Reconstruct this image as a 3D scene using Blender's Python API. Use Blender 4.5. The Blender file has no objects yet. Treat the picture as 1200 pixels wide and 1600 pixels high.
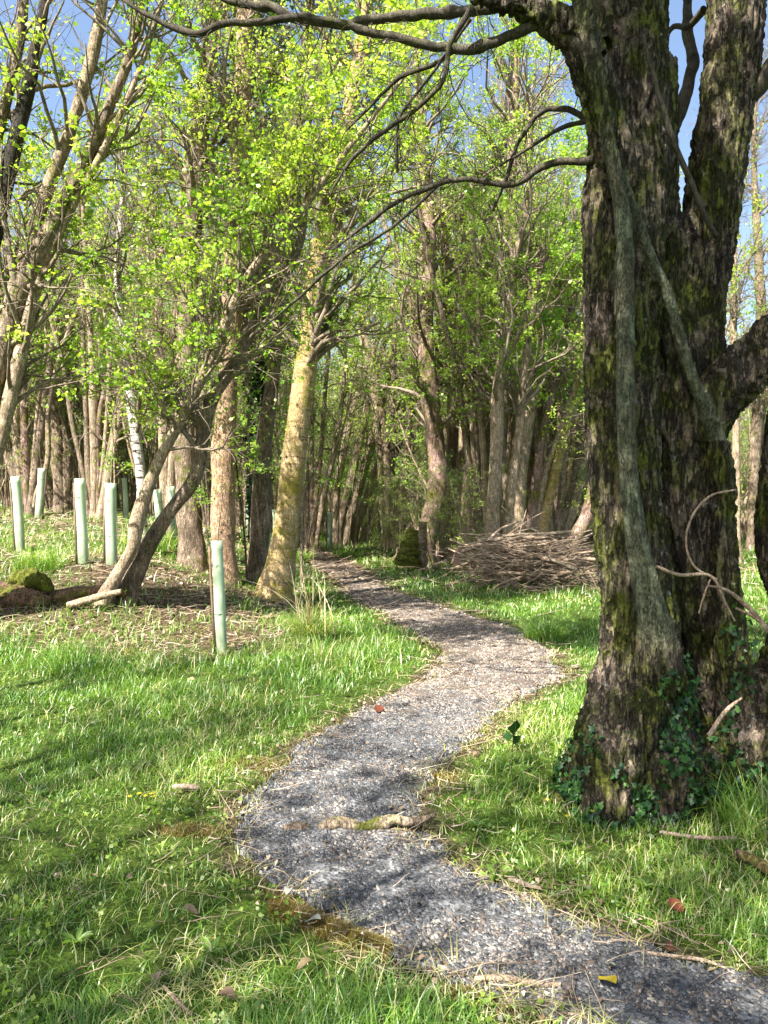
import bpy, math
import numpy as np
from mathutils import Vector

C = bpy.context.scene.collection
SC = bpy.context.scene
# ------------------------------------------------------------------ camera
EYE = 1.6; F = 1200.0; HOR = 785.0
cam_d = bpy.data.cameras.new('camera'); cam = bpy.data.objects.new('camera', cam_d); C.objects.link(cam)
cam.location = (0, 0, EYE); cam.rotation_euler = (math.radians(90), 0, 0)
cam_d.lens = 27.0; cam_d.sensor_width = 36.0; cam_d.sensor_fit = 'AUTO'; cam_d.shift_y = -15/1600
cam_d.clip_start = 0.05; cam_d.clip_end = 1000
SC.camera = cam
# ------------------------------------------------------------------ light
SUN_EL = math.radians(49); SUN_AZ = math.radians(-140)      # azimuth from +Y, clockwise
sdir = Vector((math.sin(SUN_AZ)*math.cos(SUN_EL), math.cos(SUN_AZ)*math.cos(SUN_EL), math.sin(SUN_EL)))
W = bpy.data.worlds.new('World'); SC.world = W; W.use_nodes = True
wn = W.node_tree.nodes; wl = W.node_tree.links
sky = wn.new('ShaderNodeTexSky'); sky.sky_type = 'NISHITA'; sky.sun_disc = False
sky.sun_elevation = SUN_EL; sky.sun_rotation = SUN_AZ; sky.air_density = 1.0; sky.dust_density = 2.5
wl.new(sky.outputs[0], wn['Background'].inputs[0]); wn['Background'].inputs[1].default_value = 0.082
sun_d = bpy.data.lights.new('sun', 'SUN'); sun_d.energy = 5.0; sun_d.angle = math.radians(0.5); sun_d.color = (1.0, 0.95, 0.86)
sun = bpy.data.objects.new('sun', sun_d); C.objects.link(sun)
sun.rotation_euler = sdir.to_track_quat('Z', 'Y').to_euler()
SC.view_settings.view_transform = 'Standard'; SC.view_settings.look = 'None'
SC.view_settings.exposure = 1.95; SC.view_settings.gamma = 1
SC.render.engine = 'CYCLES'
SC.cycles.max_bounces = 6; SC.cycles.diffuse_bounces = 4; SC.cycles.transmission_bounces = 4; SC.cycles.glossy_bounces = 2
SC.cycles.use_denoising = True

# ------------------------------------------------------------------ helpers
def smooth(t): t = np.clip(t, 0, 1); return t*t*(3-2*t)
def nrm(v): return v/(np.linalg.norm(v, axis=-1, keepdims=True)+1e-9)
def vnoise(P, seed=0):
    P = np.asarray(P, float); I = np.floor(P).astype(np.int64); f = P-I; f = f*f*(3-2*f); out = 0
    for dx in (0, 1):
        for dy in (0, 1):
            for dz in (0, 1):
                h = ((I[..., 0]+dx)*73856093) ^ ((I[..., 1]+dy)*19349663) ^ ((I[..., 2]+dz)*83492791) ^ (seed*2654435 + 12345)
                h = (h ^ (h >> 13))*1274126177 & 0x7fffffff; h = (h ^ (h >> 15)) & 0xffff
                w = (f[..., 0] if dx else 1-f[..., 0])*(f[..., 1] if dy else 1-f[..., 1])*(f[..., 2] if dz else 1-f[..., 2])
                out = out + w*(h/65535.0)
    return out
def fbm(P, o=3, seed=0):
    P = np.asarray(P, float); s = 0; a = 1; t = 0
    for k in range(o): s = s+a*vnoise(P*(2.03**k), seed+k*17); t += a; a *= .5
    return s/t
def n2(x, y, sc, seed=0, o=2):
    return fbm(np.stack([x*sc, y*sc, np.zeros_like(x)+.37], -1), o, seed)

# path edges in the photo, as depth -> x
ED = [(1700, 1000, 1420), (1600, 880, 1290), (1550, 740, 1215), (1500, 625, 1050), (1450, 545, 905), (1400, 465, 805), (1350, 400, 705), (1300, 368, 640), (1250, 385, 640),
      (1200, 442, 680), (1150, 495, 745), (1100, 590, 790), (1060, 672, 872), (1020, 700, 862), (990, 655, 820), (960, 602, 725), (940, 560, 662), (920, 535, 605), (900, 522, 578),
      (888, 500, 560), (870, 455, 520), (855, 400, 470)]
PD = np.array([EYE*F/(e[0]-HOR) for e in ED]); PLX = np.array([(e[1]-600)/F for e in ED])*PD; PRX = np.array([(e[2]-600)/F for e in ED])*PD
def path_edges(y):
    y = np.asarray(y, float); return np.interp(y, PD, PLX), np.interp(y, PD, PRX)
def path_sd(x, y):           # >0 inside, metres from the edge (roughly)
    l, r = path_edges(y); sd = np.minimum(x-l, r-x)
    sd = sd+(n2(x, y, 3.2, 5)-.5)*.34+(n2(x, y, 12, 8)-.5)*.16
    return np.where(y > PD[-1], -1, sd)
def hgt(x, y):
    x = np.asarray(x, float); y = np.asarray(y, float)
    z = .75*smooth((y-7)/5)*smooth((-x-1.2)/3.2)+.055*np.clip(y-12, 0, 45)*smooth((-x-2)/6)
    z = z+.05*(n2(x, y, .9, 3)-.5)*smooth(-path_sd(x, y)*2+.3)*2
    z = z+.35*(n2(x, y, .13, 11)-.5)*smooth((np.abs(x)+y-16)/20)
    return z
def PX(px, py, d): return np.array([(px-600)/F*d, d, EYE+(HOR-py)/F*d])
def gh(px, py):
    d = np.arange(2, 70, .03); z = EYE+(HOR-py)/F*d; g = hgt((px-600)/F*d, d)
    i = np.argmax(z <= g); d = d[i] if z[i] <= g[i] else 60.
    return np.array([(px-600)/F*d, d, float(hgt(np.array([(px-600)/F*d]), np.array([d]))[0])])

# ------------------------------------------------------------------ materials
def newmat(name):
    m = bpy.data.materials.new(name); m.use_nodes = True; nt = m.node_tree; nt.nodes.clear()
    out = nt.nodes.new('ShaderNodeOutputMaterial'); return m, nt, out
def N(nt, t, **k):
    n = nt.nodes.new('ShaderNode'+t)
    for a, b in k.items():
        if a.startswith('i_'): n.inputs[int(a[2:]) if a[2:].isdigit() else a[2:].replace('_', ' ')].default_value = b
        else: setattr(n, a, b)
    return n
def ramp(nt, src, stops):
    r = nt.nodes.new('ShaderNodeValToRGB'); e = r.color_ramp.elements
    while len(e) < len(stops): e.new(.5)
    for q, (p, c) in zip(e, stops):
        q.position = p; q.color = (c, c, c, 1) if isinstance(c, (int, float)) else (*c, 1)
    nt.links.new(src, r.inputs[0]); return r.outputs[0]
def mixc(nt, fac, a, b, mode='MIX'):
    m = N(nt, 'Mix', data_type='RGBA', blend_type=mode)
    for s, v in ((m.inputs[0], fac), (m.inputs[6], a), (m.inputs[7], b)):
        if hasattr(v, 'links'): nt.links.new(v, s)
        else: s.default_value = v if isinstance(v, (int, float)) else (*v, 1)
    return m.outputs[2]
def noise(nt, vec, scale, detail=4, rough=.6):
    n = N(nt, 'TexNoise'); n.inputs['Scale'].default_value = scale; n.inputs['Detail'].default_value = detail; n.inputs['Roughness'].default_value = rough
    nt.links.new(vec, n.inputs['Vector']); return n.outputs[0]
def mapping(nt, sc, obj=True):
    c = N(nt, 'NewGeometry').outputs['Position'] if not obj else N(nt, 'TexCoord').outputs['Object']
    m = N(nt, 'Mapping'); m.inputs['Scale'].default_value = sc; nt.links.new(c, m.inputs['Vector']); return m.outputs[0]
def bump(nt, h, strength, dist):
    b = N(nt, 'Bump'); b.inputs['Strength'].default_value = strength; b.inputs['Distance'].default_value = dist
    nt.links.new(h, b.inputs['Height']); return b.outputs[0]
def princ(nt, out, col, rough=.85, nor=None, spec=.25):
    p = N(nt, 'BsdfPrincipled'); p.inputs['Roughness'].default_value = rough; p.inputs['Specular IOR Level'].default_value = spec
    if hasattr(col, 'links'): nt.links.new(col, p.inputs['Base Color'])
    else: p.inputs['Base Color'].default_value = (*col, 1)
    if nor is not None: nt.links.new(nor, p.inputs['Normal'])
    nt.links.new(p.outputs[0], out.inputs[0]); return p
def leafmat(name, stops, trans=.45, tcol=(1.25, 1.3, .55), gloss=.06):
    m, nt, out = newmat(name)
    a = N(nt, 'Attribute', attribute_name='tint'); col = ramp(nt, a.outputs['Fac'], stops)
    d = N(nt, 'BsdfDiffuse'); t = N(nt, 'BsdfTranslucent'); nt.links.new(col, d.inputs[0])
    tc = mixc(nt, 1.0, col, tcol, 'MULTIPLY'); nt.links.new(tc, t.inputs[0])
    mx = N(nt, 'MixShader', i_0=trans); nt.links.new(d.outputs[0], mx.inputs[1]); nt.links.new(t.outputs[0], mx.inputs[2])
    g = N(nt, 'BsdfGlossy'); g.inputs['Roughness'].default_value = .45; g.inputs[0].default_value = (.9, .9, .9, 1)
    m2 = N(nt, 'MixShader', i_0=gloss); nt.links.new(mx.outputs[0], m2.inputs[1]); nt.links.new(g.outputs[0], m2.inputs[2])
    nt.links.new(m2.outputs[0], out.inputs[0]); return m
def barkmat(name, dark, mid, light, moss=.0, lichen=.3, sc=1.0, mosscol=(.11, .12, .02), stretch=.25, bumpd=.012, zmoss=False, marks=0, pale=False, crack=.3):
    m, nt, out = newmat(name)
    v = mapping(nt, (sc, sc, sc*stretch)); v1 = mapping(nt, (sc, sc, sc))
    a = noise(nt, v, 28, 6, .7); b = noise(nt, v1, 5, 4); c3 = noise(nt, v1, 13, 5, .65)
    col = ramp(nt, a, [(.32, dark), (.5, mid), (.7, light)])
    col = mixc(nt, ramp(nt, b, [(.35, 0.), (.7, .6)]), col, light)
    fk = noise(nt, mapping(nt, (sc, sc, sc*stretch*.6)), 46, 4, .75); col = mixc(nt, ramp(nt, fk, [(.36, .85), (.47, 0.)]), col, dark)
    bl = noise(nt, v1, 2.2, 5, .7); col = mixc(nt, ramp(nt, bl, [(.38, .55), (.55, 0.)]), col, mid if marks else dark)
    if marks:
        vm = mapping(nt, (sc*.5, sc*.5, sc*3.5)); k = noise(nt, vm, 6, 4, .7)
        col = mixc(nt, ramp(nt, k, [(.55, 0.), (.62, marks)]), col, dark)
    if moss > 0:
        g = noise(nt, v1, 3.2, 6, .7); th = .72-.4*moss
        f = ramp(nt, g, [(max(th-.08, 0), 0.), (th+.06, 1.)])
        mc = ramp(nt, c3, [(.3, tuple(x*.45 for x in mosscol)), (.7, mosscol)])
        col = mixc(nt, f, col, mc)
    if lichen > 0:
        l = noise(nt, v1, 16, 4, .65); col = mixc(nt, ramp(nt, l, [(.66, 0.), (.71, lichen)]), col, (.36, .39, .33))
    if pale:
        pa = N(nt, 'Attribute', attribute_name='pale'); pc = ramp(nt, c3, [(.3, (.05, .055, .03)), (.55, (.13, .14, .085)), (.75, (.26, .27, .19))])
        pc = mixc(nt, ramp(nt, b, [(.5, 0.), (.65, .5)]), pc, (.1, .075, .045)); pc = mixc(nt, ramp(nt, a, [(.36, .6), (.5, 0.)]), pc, (.04, .04, .025)); col = mixc(nt, pa.outputs['Fac'], col, pc)
    ck = noise(nt, mapping(nt, (sc, sc, sc*.22)), 19, 5, .62); ckr = ramp(nt, ck, [(.4, 1.), (.47, .12), (.5, .05), (.54, 1.)])
    cf = crack
    if pale:
        m1 = N(nt, 'Math', operation='MULTIPLY_ADD'); nt.links.new(pa.outputs['Fac'], m1.inputs[0]); m1.inputs[1].default_value = -.75*crack; m1.inputs[2].default_value = crack; cf = m1.outputs[0]
    if not marks: col = mixc(nt, cf, col, ckr, 'MULTIPLY')
    sp = noise(nt, mapping(nt, (sc, sc, sc*.7)), 75, 3, .7); col = mixc(nt, .75, col, ramp(nt, sp, [(.36, .35), (.5, 1.), (.66, 1.7)]), 'MULTIPLY')
    h = mixc(nt, .4, a, c3)
    princ(nt, out, col, .9, bump(nt, mixc(nt, .5 if pale else .25, mixc(nt, .5, h, fk), ckr), 1., bumpd*2.)); return m

M = {}
M['big'] = barkmat('bark_mossy_brown', (.01, .007, .005), (.085, .06, .043), (.27, .215, .165), .52, .8, 1.0, (.095, .105, .014), .3, .02, pale=True, crack=.78)
M['pale'] = barkmat('bark_pale_green', (.07, .065, .04), (.17, .165, .11), (.3, .29, .22), .25, .5, 1.6, (.13, .14, .05), .6, .006)
M['brown'] = barkmat('bark_brown', (.045, .03, .02), (.21, .15, .105), (.42, .33, .24), .3, .5, 1.0, (.12, .13, .02), .3, .015)
M['tan'] = barkmat('bark_tan', (.1, .07, .045), (.37, .27, .18), (.58, .47, .34), .25, .3, 1.2, (.2, .2, .04), .4, .012)
M['gold'] = barkmat('bark_golden', (.08, .045, .015), (.38, .26, .12), (.6, .48, .28), .45, .3, 1.0, (.3, .25, .05), .8, .01, marks=.7)
M['orange'] = barkmat('bark_orange', (.08, .04, .025), (.4, .25, .15), (.56, .42, .28), .2, .2, 1.0, (.2, .19, .03), .5, .012)
M['pink'] = barkmat('bark_pinkish', (.07, .038, .028), (.33, .2, .15), (.45, .35, .3), .4, .5, 1.0, (.19, .19, .03), .35, .014)
M['dark'] = barkmat('bark_dark', (.008, .007, .006), (.03, .025, .02), (.09, .075, .06), .3, .3, 1.0, (.05, .055, .012), .3, .015)
M['birch'] = barkmat('bark_birch', (.03, .025, .02), (.5, .46, .4), (.72, .68, .6), .0, .0, 1.0, (.2, .2, .04), 1.0, .006, marks=1.0)
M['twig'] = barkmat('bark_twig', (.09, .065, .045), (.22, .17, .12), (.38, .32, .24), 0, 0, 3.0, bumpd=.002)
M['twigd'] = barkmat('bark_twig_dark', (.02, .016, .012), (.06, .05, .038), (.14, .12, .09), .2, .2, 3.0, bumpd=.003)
M['stick'] = barkmat('dead_stick', (.1, .062, .04), (.34, .24, .16), (.58, .46, .35), 0, 0, 3.0, bumpd=.003)
GL = [(0, (.1, .22, .025)), (.35, (.22, .39, .045)), (.7, (.37, .5, .065)), (1, (.55, .61, .13))]
M['leaf'] = leafmat('leaf_spring', GL, .5, gloss=.025)
M['leafg'] = leafmat('leaf_green', [(0, (.09, .18, .02)), (.5, (.2, .34, .045)), (1, (.38, .48, .08))], .5)
M['ivy'] = leafmat('leaf_ivy', [(0, (.01, .035, .01)), (.6, (.022, .07, .018)), (.9, (.05, .13, .025)), (1, (.12, .24, .05))], .2, gloss=.03)
M['grass'] = leafmat('grass_blade', [(0, (.04, .11, .012)), (.4, (.11, .24, .022)), (.75, (.23, .38, .033)), (.88, (.36, .45, .06)), (.93, (.5, .44, .2)), (1, (.66, .58, .34))], .4, (1.2, 1.3, .5), .07)
M['dry'] = leafmat('dry_grass', [(0, (.25, .2, .09)), (.5, (.5, .42, .22)), (1, (.66, .6, .4))], .35, (1.1, 1.05, .8))
M['litter'] = leafmat('leaf_litter', [(0, (.05, .035, .025)), (.5, (.2, .13, .08)), (.85, (.4, .3, .2)), (1, (.55, .47, .38))], .1, (1.1, 1, .8))
M['mossb'] = leafmat('moss_tuft', [(0, (.09, .07, .01)), (.6, (.2, .15, .02)), (1, (.34, .25, .05))], .3, (1.2, 1.1, .5))
M['yellow'] = leafmat('petal_yellow', [(0, (.8, .6, .02)), (1, (.9, .75, .05))], .3, (1, 1, .6))

def ground_material():
    m, nt, out = newmat('woodland_soil')
    v = mapping(nt, (1, 1, 1), False); a = noise(nt, v, 30, 6, .7); b = noise(nt, v, 4, 5, .6); c = noise(nt, v, 90, 3, .6)
    soil = ramp(nt, a, [(.35, (.03, .022, .014)), (.55, (.1, .072, .045)), (.72, (.27, .2, .13))])
    green = ramp(nt, a, [(.35, (.025, .045, .008)), (.55, (.07, .11, .018)), (.75, (.15, .17, .04))])
    at = N(nt, 'Attribute', attribute_name='litter')
    f = N(nt, 'Math', operation='ADD'); nt.links.new(at.outputs['Fac'], f.inputs[0]); nt.links.new(ramp(nt, b, [(.3, 0.), (.75, .55)]), f.inputs[1])
    col = mixc(nt, ramp(nt, f.outputs[0], [(.4, 0.), (.85, 1.)]), green, soil)
    princ(nt, out, col, .95, bump(nt, mixc(nt, .5, a, c), 1, .03), .1); return m
def path_material():
    m, nt, out = newmat('path_gravel_bed')
    v = mapping(nt, (1, 1, 1), False); a = noise(nt, v, 70, 4, .7); b = noise(nt, v, 3.5, 4, .6)
    vo = N(nt, 'TexVoronoi'); vo.inputs['Scale'].default_value = 48; nt.links.new(v, vo.inputs['Vector'])
    g = ramp(nt, vo.outputs['Color'], [(.1, (.045, .045, .048)), (.5, (.12, .12, .125)), (.9, (.24, .24, .24))])
    s = ramp(nt, a, [(.35, (.04, .03, .025)), (.55, (.15, .115, .09)), (.7, (.3, .24, .19))])
    at = N(nt, 'Attribute', attribute_name='litter')
    f = N(nt, 'Math', operation='ADD'); nt.links.new(at.outputs['Fac'], f.inputs[0]); nt.links.new(ramp(nt, b, [(.35, 0.), (.7, .5)]), f.inputs[1])
    col = mixc(nt, ramp(nt, f.outputs[0], [(.35, 0.), (.9, 1.)]), g, s)
    princ(nt, out, col, .85, bump(nt, mixc(nt, .6, a, vo.outputs['Distance']), 1, .02), .2); return m
def tintmat(name, stops, rough=.7, spec=.3):
    m, nt, out = newmat(name); a = N(nt, 'Attribute', attribute_name='tint'); col = ramp(nt, a.outputs['Fac'], stops)
    v = mapping(nt, (1, 1, 1), False); n = noise(nt, v, 120, 3); col = mixc(nt, .5, col, ramp(nt, n, [(.3, .45), (.7, 1.2)]), 'MULTIPLY')
    princ(nt, out, col, rough, None, spec); return m
M['ground'] = ground_material(); M['path'] = path_material()
M['chip'] = tintmat('slate_chip', [(0, (.02, .021, .024)), (.35, (.07, .072, .077)), (.7, (.165, .167, .175)), (.84, (.32, .315, .305)), (.86, (.09, .065, .05)), (.93, (.21, .175, .145)), (1, (.42, .37, .31))])
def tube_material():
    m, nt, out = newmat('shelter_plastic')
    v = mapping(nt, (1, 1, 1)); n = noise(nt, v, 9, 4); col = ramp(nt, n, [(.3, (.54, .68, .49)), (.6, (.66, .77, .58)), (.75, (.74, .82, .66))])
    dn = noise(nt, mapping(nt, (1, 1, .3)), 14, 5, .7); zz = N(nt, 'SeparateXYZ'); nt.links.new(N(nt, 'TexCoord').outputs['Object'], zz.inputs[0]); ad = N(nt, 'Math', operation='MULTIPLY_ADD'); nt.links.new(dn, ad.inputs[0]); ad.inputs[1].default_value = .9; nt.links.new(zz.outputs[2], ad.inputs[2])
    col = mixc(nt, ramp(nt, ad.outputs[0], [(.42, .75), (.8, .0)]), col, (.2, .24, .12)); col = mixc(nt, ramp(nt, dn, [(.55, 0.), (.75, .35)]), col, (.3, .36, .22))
    p = princ(nt, out, col, .4, None, .4); t = N(nt, 'BsdfTranslucent'); nt.links.new(col, t.inputs[0])
    mx = N(nt, 'MixShader', i_0=.45); nt.links.new(p.outputs[0], mx.inputs[1]); nt.links.new(t.outputs[0], mx.inputs[2]); nt.links.new(mx.outputs[0], out.inputs[0]); return m
M['tube'] = tube_material()
def flat(name, c, r=.8):
    m, nt, out = newmat(name); v = mapping(nt, (1, 1, 1)); n = noise(nt, v, 20, 4)
    princ(nt, out, mixc(nt, ramp(nt, n, [(.3, 0.), (.7, 1.)]), tuple(x*.6 for x in c), c), r); return m
M['stake'] = flat('stake_wood', (.2, .14, .09)); M['tie'] = flat('tie_plastic', (.03, .03, .03), .5)
M['white'] = flat('bleached', (.75, .74, .7)); M['mosslog'] = barkmat('mossy_wood', (.03, .02, .01), (.12, .08, .045), (.25, .18, .1), .85, .1, 1.0, (.16, .18, .02), .5, .03)
M['rot'] = barkmat('rotten_wood', (.025, .014, .01), (.14, .075, .045), (.34, .22, .14), .3, .2, 1.0, (.14, .15, .02), .5, .02)

# ------------------------------------------------------------------ mesh building
def mk(name, V, quads=None, tris=None, mats=(), tint=None, midx=None, shade=False, parent=None, link=True, vattr=None):
    me = bpy.data.meshes.new(name); V = np.asarray(V, np.float32)
    q = np.zeros((0, 4), np.int32) if quads is None else np.asarray(quads, np.int32)
    t = np.zeros((0, 3), np.int32) if tris is None else np.asarray(tris, np.int32)
    me.vertices.add(len(V)); me.vertices.foreach_set('co', V.ravel())
    me.loops.add(q.size+t.size); me.loops.foreach_set('vertex_index', np.concatenate([q.ravel(), t.ravel()]))
    me.polygons.add(len(q)+len(t))
    me.polygons.foreach_set('loop_start', np.concatenate([np.arange(len(q))*4, q.size+np.arange(len(t))*3]).astype(np.int32))
    me.polygons.foreach_set('loop_total', np.concatenate([np.full(len(q), 4), np.full(len(t), 3)]).astype(np.int32))
    if midx is not None: me.polygons.foreach_set('material_index', np.asarray(midx, np.int32))
    if shade: me.polygons.foreach_set('use_smooth', np.ones(len(q)+len(t), bool))
    for m in mats: me.materials.append(m)
    if tint is not None:
        a = me.attributes.new('tint', 'FLOAT', 'FACE'); a.data.foreach_set('value', np.asarray(tint, np.float32))
    if vattr:
        for k, v in vattr.items():
            a = me.attributes.new(k, 'FLOAT', 'POINT'); a.data.foreach_set('value', np.asarray(v, np.float32))
    me.update(calc_edges=True)
    o = bpy.data.objects.new(name, me)
    if link: C.objects.link(o)
    if parent is not None: o.parent = parent
    return o
class Geo:
    def __init__(s): s.V = []; s.Q = []; s.T = []; s.tq = []; s.tt = []; s.mq = []; s.mt = []; s.n = 0
    def add(s, V, Q=None, T=None, tint=0., m=0):
        V = np.asarray(V).reshape(-1, 3)
        if Q is not None and len(Q): s.Q.append(np.asarray(Q)+s.n); s.tq.append(np.broadcast_to(tint, (len(Q),)) if np.ndim(tint) == 0 else tint[:len(Q)]); s.mq.append(np.full(len(Q), m))
        if T is not None and len(T):
            tn = tint if np.ndim(tint) == 0 else (tint[-len(T):])
            s.T.append(np.asarray(T)+s.n); s.tt.append(np.broadcast_to(tn, (len(T),))); s.mt.append(np.full(len(T), m))
        s.V.append(V); s.n += len(V)
    def build(s, name, mats, parent=None, shade=False, origin=None):
        V = np.concatenate(s.V); Q = np.concatenate(s.Q) if s.Q else None; T = np.concatenate(s.T) if s.T else None
        if origin is not None: V = V-np.asarray(origin)
        return mk(name, V, Q, T, mats, np.concatenate(s.tq+s.tt), np.concatenate(s.mq+s.mt), shade, parent)
def tubes(P, R, n=5, cap=False, seed=0):
    P = np.asarray(P, float); R = np.asarray(R, float)
    if P.ndim == 2: P = P[None]; R = R[None]
    if cap:
        P = np.concatenate([P[:, :1], P, P[:, -1:]], 1); R = np.concatenate([R[:, :1]*.02, R, R[:, -1:]*.02], 1)
    Nn, K = R.shape; T = nrm(np.gradient(P, axis=1)) if not cap else nrm(np.gradient(P, axis=1))
    d = nrm(P[:, -1]-P[:, 0]); ref = np.where(np.abs(d[:, 2:3]) > .8, np.array([[1., .13, 0]]), np.array([[0., .1, 1.]]))
    ref = np.broadcast_to(ref[:, None], P.shape); B = nrm(ref-(ref*T).sum(-1, keepdims=True)*T); Cc = np.cross(T, B)
    a = np.arange(n)/n*2*math.pi
    V = P[:, :, None]+R[:, :, None, None]*(B[:, :, None]*np.cos(a)[:, None]+Cc[:, :, None]*np.sin(a)[:, None])
    base = (np.arange(Nn)[:, None, None]*K+np.arange(K-1)[None, :, None])*n; j = np.arange(n)[None, None]; j2 = (j+1) % n
    Q = np.stack([base+j, base+j2, base+n+j2, base+n+j], -1).reshape(-1, 4)
    return V.reshape(-1, 3), Q
def spline(pts, K):
    p = np.asarray(pts, float)
    if len(p) < 3: return np.stack([np.interp(np.linspace(0, 1, K), [0, 1], p[:, i]) for i in range(p.shape[1])], 1)
    s = np.concatenate([[0], np.cumsum(np.linalg.norm(np.diff(p[:, :3], axis=0), axis=1))])
    m = np.gradient(p, s, axis=0); u = np.linspace(0, s[-1], K); i = np.clip(np.searchsorted(s, u, side='right')-1, 0, len(s)-2)
    h = (s[i+1]-s[i])[:, None]; t = ((u-s[i])[:, None])/h
    return (2*t**3-3*t**2+1)*p[i]+(t**3-2*t**2+t)*h*m[i]+(-2*t**3+3*t**2)*p[i+1]+(t**3-t**2)*h*m[i+1]
def stem_from_px(pts, d0, d1=None):
    d1 = d0 if d1 is None else d1; n = len(pts); out = []
    for k, (x, y, w) in enumerate(pts):
        d = d0+(d1-d0)*k/(n-1); p = PX(x, y, d); out.append((*p, w/2/F*d))
    return np.array(out)
def rough_tube(s4, K, n, amp=.12, seed=0, fr=6., jit=0.):
    """one stem as a closed-looking tube with lumps and furrows"""
    S = spline(s4, K); P, R = S[:, :3], np.maximum(S[:, 3], .002)
    if jit:
        q = np.stack([P[:, 0]*9, P[:, 2]*9, P[:, 1]*0+seed], -1); e_ = np.sin(np.linspace(0, math.pi, K))[:, None]**.3
        P = P+e_*jit*np.minimum(R, .035)[:, None]*(np.stack([fbm(q, 2, 1), fbm(q, 2, 2), fbm(q, 2, 3)], 1)-.5)*4; R = R*(1+.5*np.maximum(vnoise(q*1.7, 4)-.62, 0)/.38)
    V, Q = tubes(P, R, n); V3 = V.reshape(K, n, 3); c = P[:, None]
    q = np.stack([V3[..., 0]*fr, V3[..., 1]*fr, V3[..., 2]*fr*.35], -1)
    f = 1+amp*(fbm(q, 3, seed)-.5)*2+amp*1.2*(fbm(V3*fr*.35+9, 2, seed+5)-.5)
    f = f+amp*.45*(fbm(np.stack([V3[..., 0]*fr*4, V3[..., 1]*fr*4, V3[..., 2]*fr*.9], -1), 2, seed+8)-.5)
    V3 = c+(V3-c)*f[..., None]
    return V3.reshape(-1, 3), Q
def grow(rng, O, D, L, R0, K=6, wander=.25, up=.05, taper=.2):
    Nn = len(O); P = np.zeros((Nn, K, 3)); P[:, 0] = O; d = nrm(D); st = (L/(K-1))[:, None]
    for k in range(1, K):
        d = nrm(d+rng.normal(0, wander, (Nn, 3))+np.array([0, 0, up])); P[:, k] = P[:, k-1]+d*st
    return P, R0[:, None]*np.linspace(1, taper, K)[None]
def spawn(rng, P, R, n, t0=.25, t1=1., ang=(.5, 1.1), zmin=None, bias=None):
    Nn, K, _ = P.shape; ln = np.linalg.norm(P[:, -1]-P[:, 0], axis=1)+1e-6; i = rng.choice(Nn, n, p=ln/ln.sum()); t = t0+(t1-t0)*rng.random(n)
    f = t*(K-1); k = np.minimum(f.astype(int), K-2); w = (f-k)[:, None]
    O = P[i, k]*(1-w)+P[i, k+1]*w; T = nrm(P[i, k+1]-P[i, k]); r = R[i, k]*(1-w[:, 0])+R[i, k+1]*w[:, 0]
    q = rng.normal(size=(n, 3))+(0 if bias is None else bias); q = nrm(q-(q*T).sum(1, keepdims=True)*T); a = rng.uniform(*ang, n)[:, None]
    if zmin is not None:
        ok = O[:, 2] > zmin; O, T, q, a, r, t = O[ok], T[ok], q[ok], a[ok], r[ok], t[ok]
    return O, nrm(T*np.cos(a)+q*np.sin(a)), r, t
def leaves(rng, Pc, size, aspect=.72, droop=0.):
    n = len(Pc); s = (size*(.5+.95*rng.random(n)))[:, None]
    a = nrm(rng.normal(size=(n, 3))*[1, 1, .6]+[0, 0, -droop]); b = rng.normal(size=(n, 3)); b = nrm(b-(b*a).sum(1, keepdims=True)*a); c = np.cross(a, b)
    V = np.stack([Pc, Pc+a*s*.5+b*s*aspect*.5+c*s*.1, Pc+a*s, Pc+a*s*.5-b*s*aspect*.5+c*s*.1], 1)
    Q = np.arange(n*4).reshape(n, 4); return V.reshape(-1, 3), Q
def blades(rng, B, H, Wd, lean=.5, segs=3):
    n = len(B); az = rng.random(n)*6.283; d = np.stack([np.cos(az), np.sin(az), 0*az], 1); az2 = az+math.pi/2+rng.normal(0, .5, n); w = np.stack([np.cos(az2), np.sin(az2), 0*az], 1)
    le = lean*(.3+1.2*rng.random(n)); ts = np.linspace(0, 1, segs+1); V = []
    for k, t in enumerate(ts):
        c = B+d*(H*le*t**1.8)[:, None]; c[:, 2] += H*t*(1-.45*np.minimum(le, 1.6)*t)
        if k < segs:
            ww = w*(Wd*.5*(1-t)**.55)[:, None]; V += [c-ww, c+ww]
        else: V += [c]
    V = np.stack(V, 1); m = V.shape[1]; b = (np.arange(n)*m)[:, None]
    Q = np.concatenate([b+np.array([[2*k, 2*k+1, 2*k+3, 2*k+2]]) for k in range(segs-1)], 0) if segs > 1 else np.zeros((0, 4), int)
    T = b+np.array([[2*segs-2, 2*segs-1, 2*segs]])
    return V.reshape(-1, 3), Q, T
def add_blades(g, rng, B, H, Wd, lean, segs, tint, m=0):
    V, Q, T = blades(rng, B, H, Wd, lean, segs); n0 = g.n
    g.V.append(V); g.n += len(V)
    if len(Q): g.Q.append(Q+n0); g.tq.append(np.tile(tint, segs-1)); g.mq.append(np.full(len(Q), m))
    g.T.append(T+n0); g.tt.append(tint); g.mt.append(np.full(len(T), m))

def tag(o, label=None, cat=None, group=None, kind=None):
    for k, v in (('label', label), ('category', cat), ('group', group), ('kind', kind)):
        if v: o[k] = v
    return o
def thing(name, loc, label, cat, group=None):
    o = bpy.data.objects.new(name, None); o.empty_display_size = .1; C.objects.link(o); o.location = [float(v) for v in loc]
    return tag(o, label, cat, group)

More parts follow.
